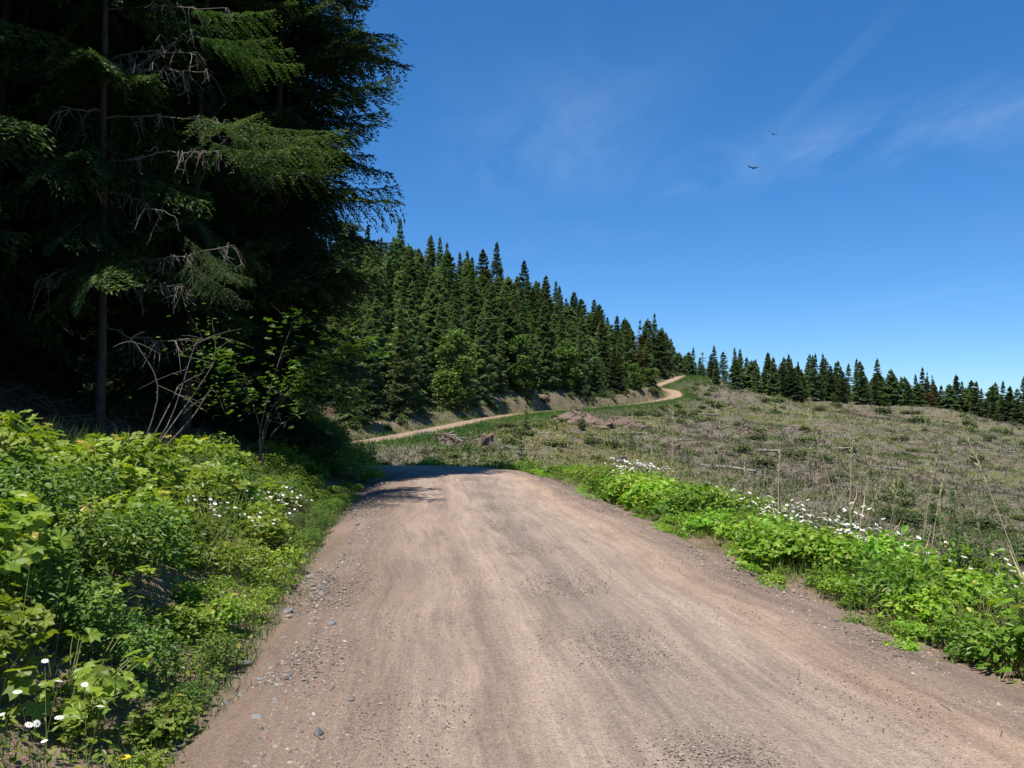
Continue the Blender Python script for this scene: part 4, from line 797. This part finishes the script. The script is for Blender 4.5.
tag(obj('ground_cover', b.mesh('ground_cover', M['bank'])), 'low leafy ground cover at the foot of the left bank', 'ground cover', kind='stuff')
# shrubs, young conifers, stumps, logs and snags one can count
P = clear_pts(r, 1100, 30, 230, 0.62, 3.0); keep = []
for x, y in P:
    if len(keep) >= 290: break
    if vnoise(np.array([[x, y]]), 0.10, 61)[0] + 0.6 * r.random() < -0.1: continue
    if all((x - a) ** 2 + (y - b_) ** 2 > (0.8 + y * 0.006) ** 2 for a, b_ in keep): keep.append((x, y))
Z = height(np.array(keep))
for (x, y), z in zip(keep, Z):
    thing('clearcut_shrub', 'low green shrub growing on the clearcut slope', 'shrub', (x, y, z - 0.05), r.uniform(0, 6.28), 0.35 * (1 + 3 * r.random() ** 2.2) * (0.7 + y / 240) * np.array([r.uniform(0.6, 1.7), r.uniform(0.6, 1.7), r.uniform(0.6, 1.5)]), 'shrubs on the clearcut slope', FARSHRUB[r.integers(3)])
# shrubs crowd the shoulder below the far road
i_ = r.integers(I_FAR, I_FAR + 320, 110)
for k in i_:
    p = RC[k, :2] + RN[k] * (HW + r.uniform(1.2, 6)); thing('shoulder_shrub', 'green shrub on the shoulder just below the far dirt road', 'shrub', on(p[0], p[1], -0.05), r.uniform(0, 6.28), r.uniform(0.6, 1.2) * np.array([1.2, 1.2, 0.75]), 'shrubs below the far road', FARSHRUB[r.integers(3)])
for k in r.integers(I_FAR, I_FAR + 320, 150):
    p = RC[k, :2] - RN[k] * (HW + r.uniform(0.5, 3.2)); thing('bank_shrub', 'small shrub on the cut bank between the far road and the forest', 'shrub', on(p[0], p[1], -0.05), r.uniform(0, 6.28), r.uniform(0.5, 1.1), 'shrubs on the far cut bank', FARSHRUB[r.integers(3)])
P = clear_pts(r, 400, 34, 220, 0.7, 4.0)[:45]; Z = height(P)
SAP = [conifer('young_fir_%s' % 'ab'[k], 70 + k, 2.0, 0.55, 0.1, 34, T_FAR, 'fir_far', 0.9, sides=4, r_trunk=0.03) for k in range(2)]
for (x, y), z in zip(P, Z): thing('young_conifer', 'small young conifer planted on the clearcut slope', 'tree', (x, y, z - 0.05), r.uniform(0, 6), r.uniform(0.5, 1.2), 'young conifers on the clearcut', SAP[r.integers(2)])
def stump(name, seed):
    r = R(seed); mb = MB(); n = 9; th = np.arange(n) * 2 * pi / n; V = []
    for z, q in ((-0.25, 1.55), (0.0, 1.25), (0.18, 1.0), (0.5, 0.92)): V.append(np.stack([0.32 * q * np.cos(th) * (1 + 0.12 * r.normal(0, 1, n)), 0.32 * q * np.sin(th) * (1 + 0.12 * r.normal(0, 1, n)), z + (r.normal(0, 0.07, n) if z > 0.4 else 0 * th)], 1))
    V = np.concatenate(V + [[[0, 0, 0.44]]]); F = [[a * n + q, a * n + (q + 1) % n, (a + 1) * n + (q + 1) % n, (a + 1) * n + q] for a in range(3) for q in range(n)]; mb.add(V, [np.array(F), np.array([[3 * n + q, 3 * n + (q + 1) % n, 4 * n] for q in range(n)])])
    return mb.mesh(name, M['char'])
ST = [stump('stump_a', 1), stump('stump_b', 2)]
P = clear_pts(r, 200, 58, 200, 0.7, 4.0)[:48]; Z = height(P)
for (x, y), z in zip(P, Z): tag(obj('tree_stump', ST[r.integers(2)], None, (x, y, z - 0.03), r.uniform(0, 6), r.uniform(0.9, 1.9)), 'weathered cut stump on the clearcut slope', 'stump', 'stumps on the clearcut')
def log_mesh(name, seed, L=4.0, rad=0.14):
    r = R(seed); mb = MB(); x = np.linspace(-L / 2, L / 2, 7); tube(mb, np.stack([x, 0.08 * np.sin(x), 0.05 * np.cos(x * 1.3)], 1), rad * np.linspace(1.15, 0.65, 7), 7)
    for k in range(3): p0 = r.uniform(-L / 2.5, L / 2.5); a = r.uniform(0, pi); tube(mb, [(p0, 0, 0), (p0 + 0.15, 0.4 * cos(a), 0.4 * sin(a))], [0.03, 0.015], 4)
    return mb.mesh(name, M['log'])
LG = [log_mesh('log_a', 1), log_mesh('log_b', 2, 5.5, 0.17)]
P = clear_pts(r, 200, 60, 210, 0.6, 5.0)[:22]; Z = height(P)
for (x, y), z in zip(P, Z):
    o = obj('fallen_log', LG[r.integers(2)], None, (x, y, z + 0.08), r.uniform(0, 6), r.uniform(0.7, 1.2)); o.rotation_euler = (0, r.normal(0, 0.06), r.uniform(0, 6)); tag(o, 'bleached fallen log lying on the clearcut slope', 'log', 'fallen logs on the clearcut')
# pale logs beside the far road
for px_, py_, d_, a in ((432, 428, 74, 0.3), (440, 435, 71, -0.35), (428, 431, 73, 0.9)):
    p = at(px_, py_, d_); o = obj('fallen_log', LG[0], None, (p[0], p[1], h1(p[0], p[1]) + 0.12), a, 0.75); tag(o, 'pale log lying just below the far dirt road', 'log', 'pale logs below the far road')
# standing dead stalks and snags on the right slope
def snag(name, seed, H, r0, mat_):
    r = R(seed); mb = MB(); z = np.linspace(-0.2, H, 8); a = r.normal(0, 0.10, 2); c = np.stack([a[0] * z + 0.02 * H * np.sin(z), a[1] * z, z], 1); tube(mb, c, np.linspace(r0, r0 * 0.35, 8), 4)
    for k in range(5):
        p = c[r.integers(3, 8)]; e = np.array([r.normal(0, 0.3), r.normal(0, 0.3), r.uniform(0.1, 0.5)]) * 0.35 * H ** 0.5; tube(mb, [p, p + e * 0.6, p + e], [r0 * 0.4, r0 * 0.3, r0 * 0.15], 3, cap=False)
    return mb.mesh(name, M[mat_])
SN = [snag('snag_a', 1, 2.6, 0.035, 'twig'), snag('snag_b', 2, 1.8, 0.03, 'twig'), snag('snag_c', 4, 3.2, 0.04, 'twig')]
P = clear_pts(r, 300, 30, 170, 0.75, 5.0); P = P[P[:, 0] / P[:, 1] > 0.10][:70]; Z = height(P)
for (x, y), z in zip(P, Z): o = obj('dead_snag', SN[r.integers(3)], None, (x, y, z - 0.05), r.uniform(0, 6), r.uniform(0.6, 1.2)); o.rotation_euler = (r.normal(0, 0.16), r.normal(0, 0.16), r.uniform(0, 6)); tag(o, 'thin bleached dead snag standing on the clearcut slope', 'snag', 'dead snags on the clearcut')
DRY = []
for k in range(4):
    rr_ = R(600 + k); mb = MB(); H = (1.1, 1.4, 0.9, 1.6)[k]; z = np.linspace(-0.05, H, 8); c = np.stack([0.10 * z ** 2 * rr_.normal(0, 1), 0.10 * z ** 2 * rr_.normal(0, 1), z], 1); tube(mb, c, np.linspace(0.005, 0.0022, 8), 3)
    n = 26; u = rr_.uniform(0.72, 1.0, n); e = unit(np.c_[rr_.normal(0, 0.35, (n, 2)), np.ones(n)]); p = np.stack([np.interp(u * H, z, c[:, q]) for q in range(3)], 1); inst(mb, *DIAM, p, e, perp_up(e, rdir(rr_, n)), np.stack([np.full(n, 0.05), np.full(n, 0.012), np.full(n, 0.05)], 1))
    for q in range(4): a = rr_.uniform(0, 6.28); e = np.array([[cos(a) * 0.5, sin(a) * 0.5, 0.8]]); inst(mb, *BLADE, [c[1 + q % 3]], e, perp_up(e, np.array([[cos(a), sin(a), 0.0]])), [[0.4, 0.010, 0.4]])
    DRY.append(mb.mesh('dry_stalk_%s' % 'abcd'[k], M['straw']))
for k in range(80):
    y = 5.0 + 14 * r.random() ** 1.2; x = 1.3 - 0.122 * y + HW + 1.2 + r.gamma(1.6, 0.6)
    o = obj('dry_grass_stalk', DRY[r.integers(4)], None, on(x, y, -0.02), r.uniform(0, 6), r.uniform(0.75, 1.25)); o.rotation_euler = (r.normal(0, 0.14), r.normal(0, 0.14), r.uniform(0, 6)); tag(o, 'tall straw coloured grass stalk behind the right verge', 'grass stalk', 'straw stalks behind the right verge')
for k in range(46):
    y = 4.6 + 7 * r.random(); x = 1.3 - 0.122 * y + HW + 1.3 + r.gamma(2.0, 0.6)
    thing('upright_weed', 'tall slender green weed on the slope behind the right verge', 'weed', on(x, y, -0.02), r.uniform(0, 6), r.uniform(0.9, 1.5), 'tall weeds behind the right verge', WEED[r.integers(3)])
# slim leafy sapling behind the verge
b = on(4.1, 15.2); stems = [[np.array(b) + [0.02, 0, 0.8], np.array(b) + [-0.05, 0, 1.7], np.array(b) + [0.0, 0, 2.3]], [np.array(b) + [0.02, 0, 0.7], np.array(b) + [0.25, 0.1, 1.3], np.array(b) + [0.4, 0.1, 1.7]], [np.array(b) + [0.0, 0, 0.6], np.array(b) + [-0.3, 0.1, 1.2], np.array(b) + [-0.42, 0.1, 1.5]]]
arching_shrub('sapling', 'slim dark stemmed sapling with sparse leaves behind the daisies', 'sapling', b, stems, [0.7, 0.6, 0.6], 420, OVAL, 0.06, 60, 'shrub_far', 'char')

# eroded dirt mounds with slash below the far road
def mound(name, label, px_, py_, d_, w, hgt, seed):
    r = R(seed); p = at(px_, py_, d_); base = on(p[0], p[1] , -0.5); n = 26; mb = MB(); th = np.linspace(0, 2 * pi, n, endpoint=False); rings = 9; V = []
    for k in range(rings):
        f = k / (rings - 1); rad = 1.2 * (1 - f * 0.93); V.append(np.stack([w * rad * np.cos(th) * (1 + 0.10 * r.normal(0, 1, n)), 0.62 * w * rad * np.sin(th) * (1 + 0.10 * r.normal(0, 1, n)), (hgt + 0.5) * f ** 0.8 + r.normal(0, 0.09, n) * (k > 0)], 1))
    V = np.concatenate(V); F = np.array([[a * n + q, a * n + (q + 1) % n, (a + 1) * n + (q + 1) % n, (a + 1) * n + q] for a in range(rings - 1) for q in range(n)]); mb.add(V, [F, np.arange(n)[None] + (rings - 1) * n])
    o = thing('dirt_mound', label, 'mound', base, 0, 1, None, [('dirt', mb.mesh(name, M['dirtpile']))])
    for k in range(22):
        sb = MB(); a = r.uniform(0, 6.28); q = r.uniform(0.1, 0.95); c = np.array([w * q * cos(a), 0.62 * w * q * sin(a), (hgt + 0.5) * (1 - q) ** 0.8 + 0.32]); e = rdir(r, 1, -0.3, 0.5)[0]; L = r.uniform(0.5, 1.3)
        tube(sb, [c - e * L, c + [0, 0, 0.05], c + e * L], [0.06, 0.05, 0.03], 5); obj('root_stick', sb.mesh('root_stick', M['char' if k % 2 else 'log']), o)
M['dirtpile'] = plain_mat('loose_dirt', (0.095, 0.066, 0.050), (0.20, 0.145, 0.112), 2.5, 0.95, 0.8)
mound('mound_a', 'brown dirt mound with roots below the far road', 576, 424, 100, 3.8, 1.5, 1)
mound('mound_b', 'bare reddish dirt bank with roots beside a burnt stump', 620, 420, 110, 4.2, 1.6, 2)
mound('mound_d', 'dirt and root heap out on the open clearcut slope', 742, 428, 128, 2.4, 0.8, 4)
mound('mound_e', 'low ochre soil heap below the far tree line', 858, 414, 200, 4.5, 0.6, 5)
mound('mound_f', 'brown slash heap on the lower clearcut slope', 905, 452, 122, 2.2, 0.8, 6)
mound('mound_c', 'small dirt pile with slash near the left end of the far road', 447, 441, 68, 1.7, 0.6, 3)
p = RC[I_FAR + 14, :2] + RN[I_FAR + 14] * (HW + 2.4); tag(obj('tree_stump', ST[0], None, on(p[0], p[1], -0.08), 0, 0.95), 'large dark stump below the left end of the far road', 'stump')
p = at(584, 414, 101); tag(obj('tree_stump', ST[1], None, on(p[0], p[1], 0.2), 0, 1.5), 'dark burnt stump on the dirt mound below the far road', 'stump')

# ------------------------------------------------------------------ stones, pebbles, forest floor litter
def rock(name, seed, sub=2):
    r = R(seed); import bmesh
    bm = bmesh.new(); bmesh.ops.create_icosphere(bm, subdivisions=sub, radius=1.0)
    dirs = rdir(r, 9); cuts = r.uniform(0.55, 0.85, 9)
    for v in bm.verts:
        c = np.array(v.co)
        for d_, k_ in zip(dirs, cuts):
            ex = c @ d_ - k_
            if ex > 0: c = c - d_ * ex * 0.9
        v.co = c * [1, 0.75, 0.55]
    me = bpy.data.meshes.new(name); bm.to_mesh(me); bm.free(); me.materials.append(M['rock']); return me
RK = [rock('rock_%s' % 'abc'[k], 700 + k) for k in range(3)]
r = R(710)
for k in range(34):
    y = 3.4 + 9.5 * r.random() ** 1.4; x = 1.3 - 0.122 * y - HW + 0.10 + r.normal(0, 0.14); s = r.uniform(0.018, 0.05)
    z = max(float(road_z([[x, y]])[0]) if x > 1.3 - 0.122 * y - HW - 0.1 else -9, h1(x, y)); o = obj('stone', RK[r.integers(3)], None, (x, y, z + s * 0.15), r.uniform(0, 6), s)
    tag(o, 'small grey stone lying along the left edge of the road', 'stone', 'grey stones along the left edge')
PEB = (np.array([(1, 0, 0), (0, .8, 0), (-1, 0, 0), (0, -.8, 0), (0, 0, .6), (0, 0, -.6)]) * 0.5, [np.array([[0, 1, 4], [1, 2, 4], [2, 3, 4], [3, 0, 4], [1, 0, 5], [2, 1, 5], [3, 2, 5], [0, 3, 5]])])
def pebbles(name, label, y, u, size, tint, mt='pebble'):
    n = len(y); P = np.stack([1.3 - 0.122 * y + u, y], 1); on_road = np.abs(road_near(P)[0]) < HW + 0.05; Z = np.where(on_road, np.maximum(road_z(P), height(P)), height(P)); b = MB(); e = unit(np.c_[rdir(r, n, 0, 0.1)[:, :2], r.normal(0, 0.15, n)])
    inst(b, *PEB, np.c_[P, Z + size * 0.12], e, perp_up(e, np.tile([0, 0, 1.0], (n, 1))), np.stack([size, size * r.uniform(0.6, 1, n), size], 1), tint); tag(obj(name, b.mesh(name, M[mt])), label, 'gravel', kind='stuff')
m = mat('gravel_stones'); t = NT(m); t.out(t.principled(t.ramp(t.attr('tint'), [(0, (0.10, 0.085, 0.078)), (0.4, (0.21, 0.165, 0.135)), (0.75, (0.33, 0.265, 0.215)), (1, (0.42, 0.39, 0.36))]), 0.9, 0.2)); M['pebble'] = m
m = mat('grey_gravel_stones'); t = NT(m); t.out(t.principled(t.ramp(t.attr('tint'), [(0, (0.085, 0.080, 0.076)), (0.5, (0.16, 0.148, 0.138)), (1, (0.27, 0.24, 0.21))]), 0.9, 0.2)); M['greystone'] = m
n = 50000; y = 2.9 + 18 * r.random(n) ** 1.6; u = np.where(r.random(n) < 0.30, r.uniform(-HW, HW, n), np.where(r.random(n) < 0.35, 0.10 + r.normal(0, 0.20, n), np.where(r.random(n) < 0.5, -HW + 0.35 + r.normal(0, 0.25, n), HW - 0.15 + r.normal(0, 0.32, n))))
sz_ = r.gamma(2.0, 0.0050, n) + 0.005; sz_ = np.where(np.abs(u) < HW * 0.75, np.minimum(sz_, 0.016), sz_)
pebbles('road_gravel', 'loose gravel scattered on the road and its edges', y, u, sz_, np.clip(r.normal(0.40, 0.28, n), 0, 1))
n = 3600; y = 2.9 + 14 * r.random(n) ** 1.7; u = -HW + 0.12 + r.normal(0, 0.17, n); sz_ = r.gamma(1.6, 0.0085, n) + 0.006
pebbles('edge_gravel', 'grey loose stone along the left road edge', y, u, sz_, np.clip(r.normal(0.5, 0.3, n), 0, 1), 'greystone')
# twigs and needles lying on the road edge
n = 260; y = 3 + 16 * r.random(n) ** 1.2; u = np.where(r.random(n) < 0.6, -HW - 0.05 + r.normal(0, 0.35, n), HW - 0.2 + r.normal(0, 0.4, n)); P = np.stack([1.3 - 0.122 * y + u, y], 1); Z = np.where(np.abs(u) < HW, np.maximum(road_z(P), height(P)), height(P)) + 0.006
e = rdir(r, n, -0.03, 0.06); L = r.uniform(0.03, 0.13, n); b = MB(); inst(b, *STICK, np.c_[P, Z], e, perp_up(e, np.tile([0, 0, 1.0], (n, 1))), np.stack([L, L * 0.05 + 0.003, L * 0.05 + 0.003], 1)); tag(obj('twig_litter', b.mesh('twig_litter', M['log'])), 'dry twigs littering the road edges', 'litter', kind='stuff')
# dry sticks and shoots on the shaded forest floor
n = 1600; y = r.uniform(8, 27, n); l = r.uniform(3.2, 13, n); P = np.stack([1.3 - 0.122 * y - HW - l, y], 1); P = P[np.abs(road_near(P)[0]) > HW + 0.6]; n = len(P); e = rdir(r, n, -0.1, 0.9); L = r.uniform(0.2, 1.0, n)
b = MB(); inst(b, *STICK, np.c_[P, height(P) + 0.1], e, perp_up(e, rdir(r, n, 0, .1)), np.stack([L, L * 0 + 0.010, L * 0 + 0.010], 1)); tag(obj('forest_floor_sticks', b.mesh('forest_floor_sticks', M['greytwig'])), 'dead sticks on the shaded forest floor', 'litter', kind='stuff')

# ------------------------------------------------------------------ two birds high over the clearcut
def bird(label, px_, py_, d_, yaw, bank, span=1.25):
    p = at(px_, py_, d_); o = obj('soaring_bird', None, None, p, yaw); o.rotation_euler = (0, bank, yaw); tag(o, label, 'bird'); mb = MB()
    x = np.linspace(-0.28, 0.30, 9); tube(mb, np.stack([0 * x, x, 0.02 * np.sin(x * 4)], 1), np.array([0.03, 0.05, 0.055, 0.075, 0.085, 0.08, 0.06, 0.045, 0.015]), 8)
    mb.add([(0, -0.22, 0.01), (-0.11, -0.42, 0), (0, -0.44, 0.012), (0.11, -0.42, 0), (0, -0.3, 0.02)], [np.array([[0, 1, 2], [0, 2, 3], [4, 2, 1], [4, 3, 2]])]); obj('body', mb.mesh('bird_body', M['bird'], True), o)
    for sg in (-1, 1):
        wb = MB(); h_ = span / 2; us = np.array([0, .25, .5, .75, 1.0]); lead = np.array([.12, .17, .15, .06, -.10]); ch = np.array([.26, .25, .22, .17, .05]); dih = 0.14 * us
        top = np.stack([sg * (0.05 + us * h_), lead, dih], 1); bot = np.stack([sg * (0.05 + us * h_), lead - ch, dih - 0.005], 1); mid = np.stack([sg * (0.05 + us * h_), lead - 0.35 * ch, dih + 0.02], 1); n = 5
        wb.add(np.r_[top, mid, bot], [np.array([[k, k + 1, n + k + 1, n + k] for k in range(4)] + [[n + k, n + k + 1, 2 * n + k + 1, 2 * n + k] for k in range(4)] + [[2 * n + k, 2 * n + k + 1, k + 1, k] for k in range(4)])]); obj('wing', wb.mesh('bird_wing', M['bird']), o)
bird('dark bird soaring with spread wings, lower of the two in the sky', 754, 168, 75, 0.2, 0.04)
bird('dark bird banking on one wing, higher of the two in the sky', 773, 134, 100, -0.5, 0.55)
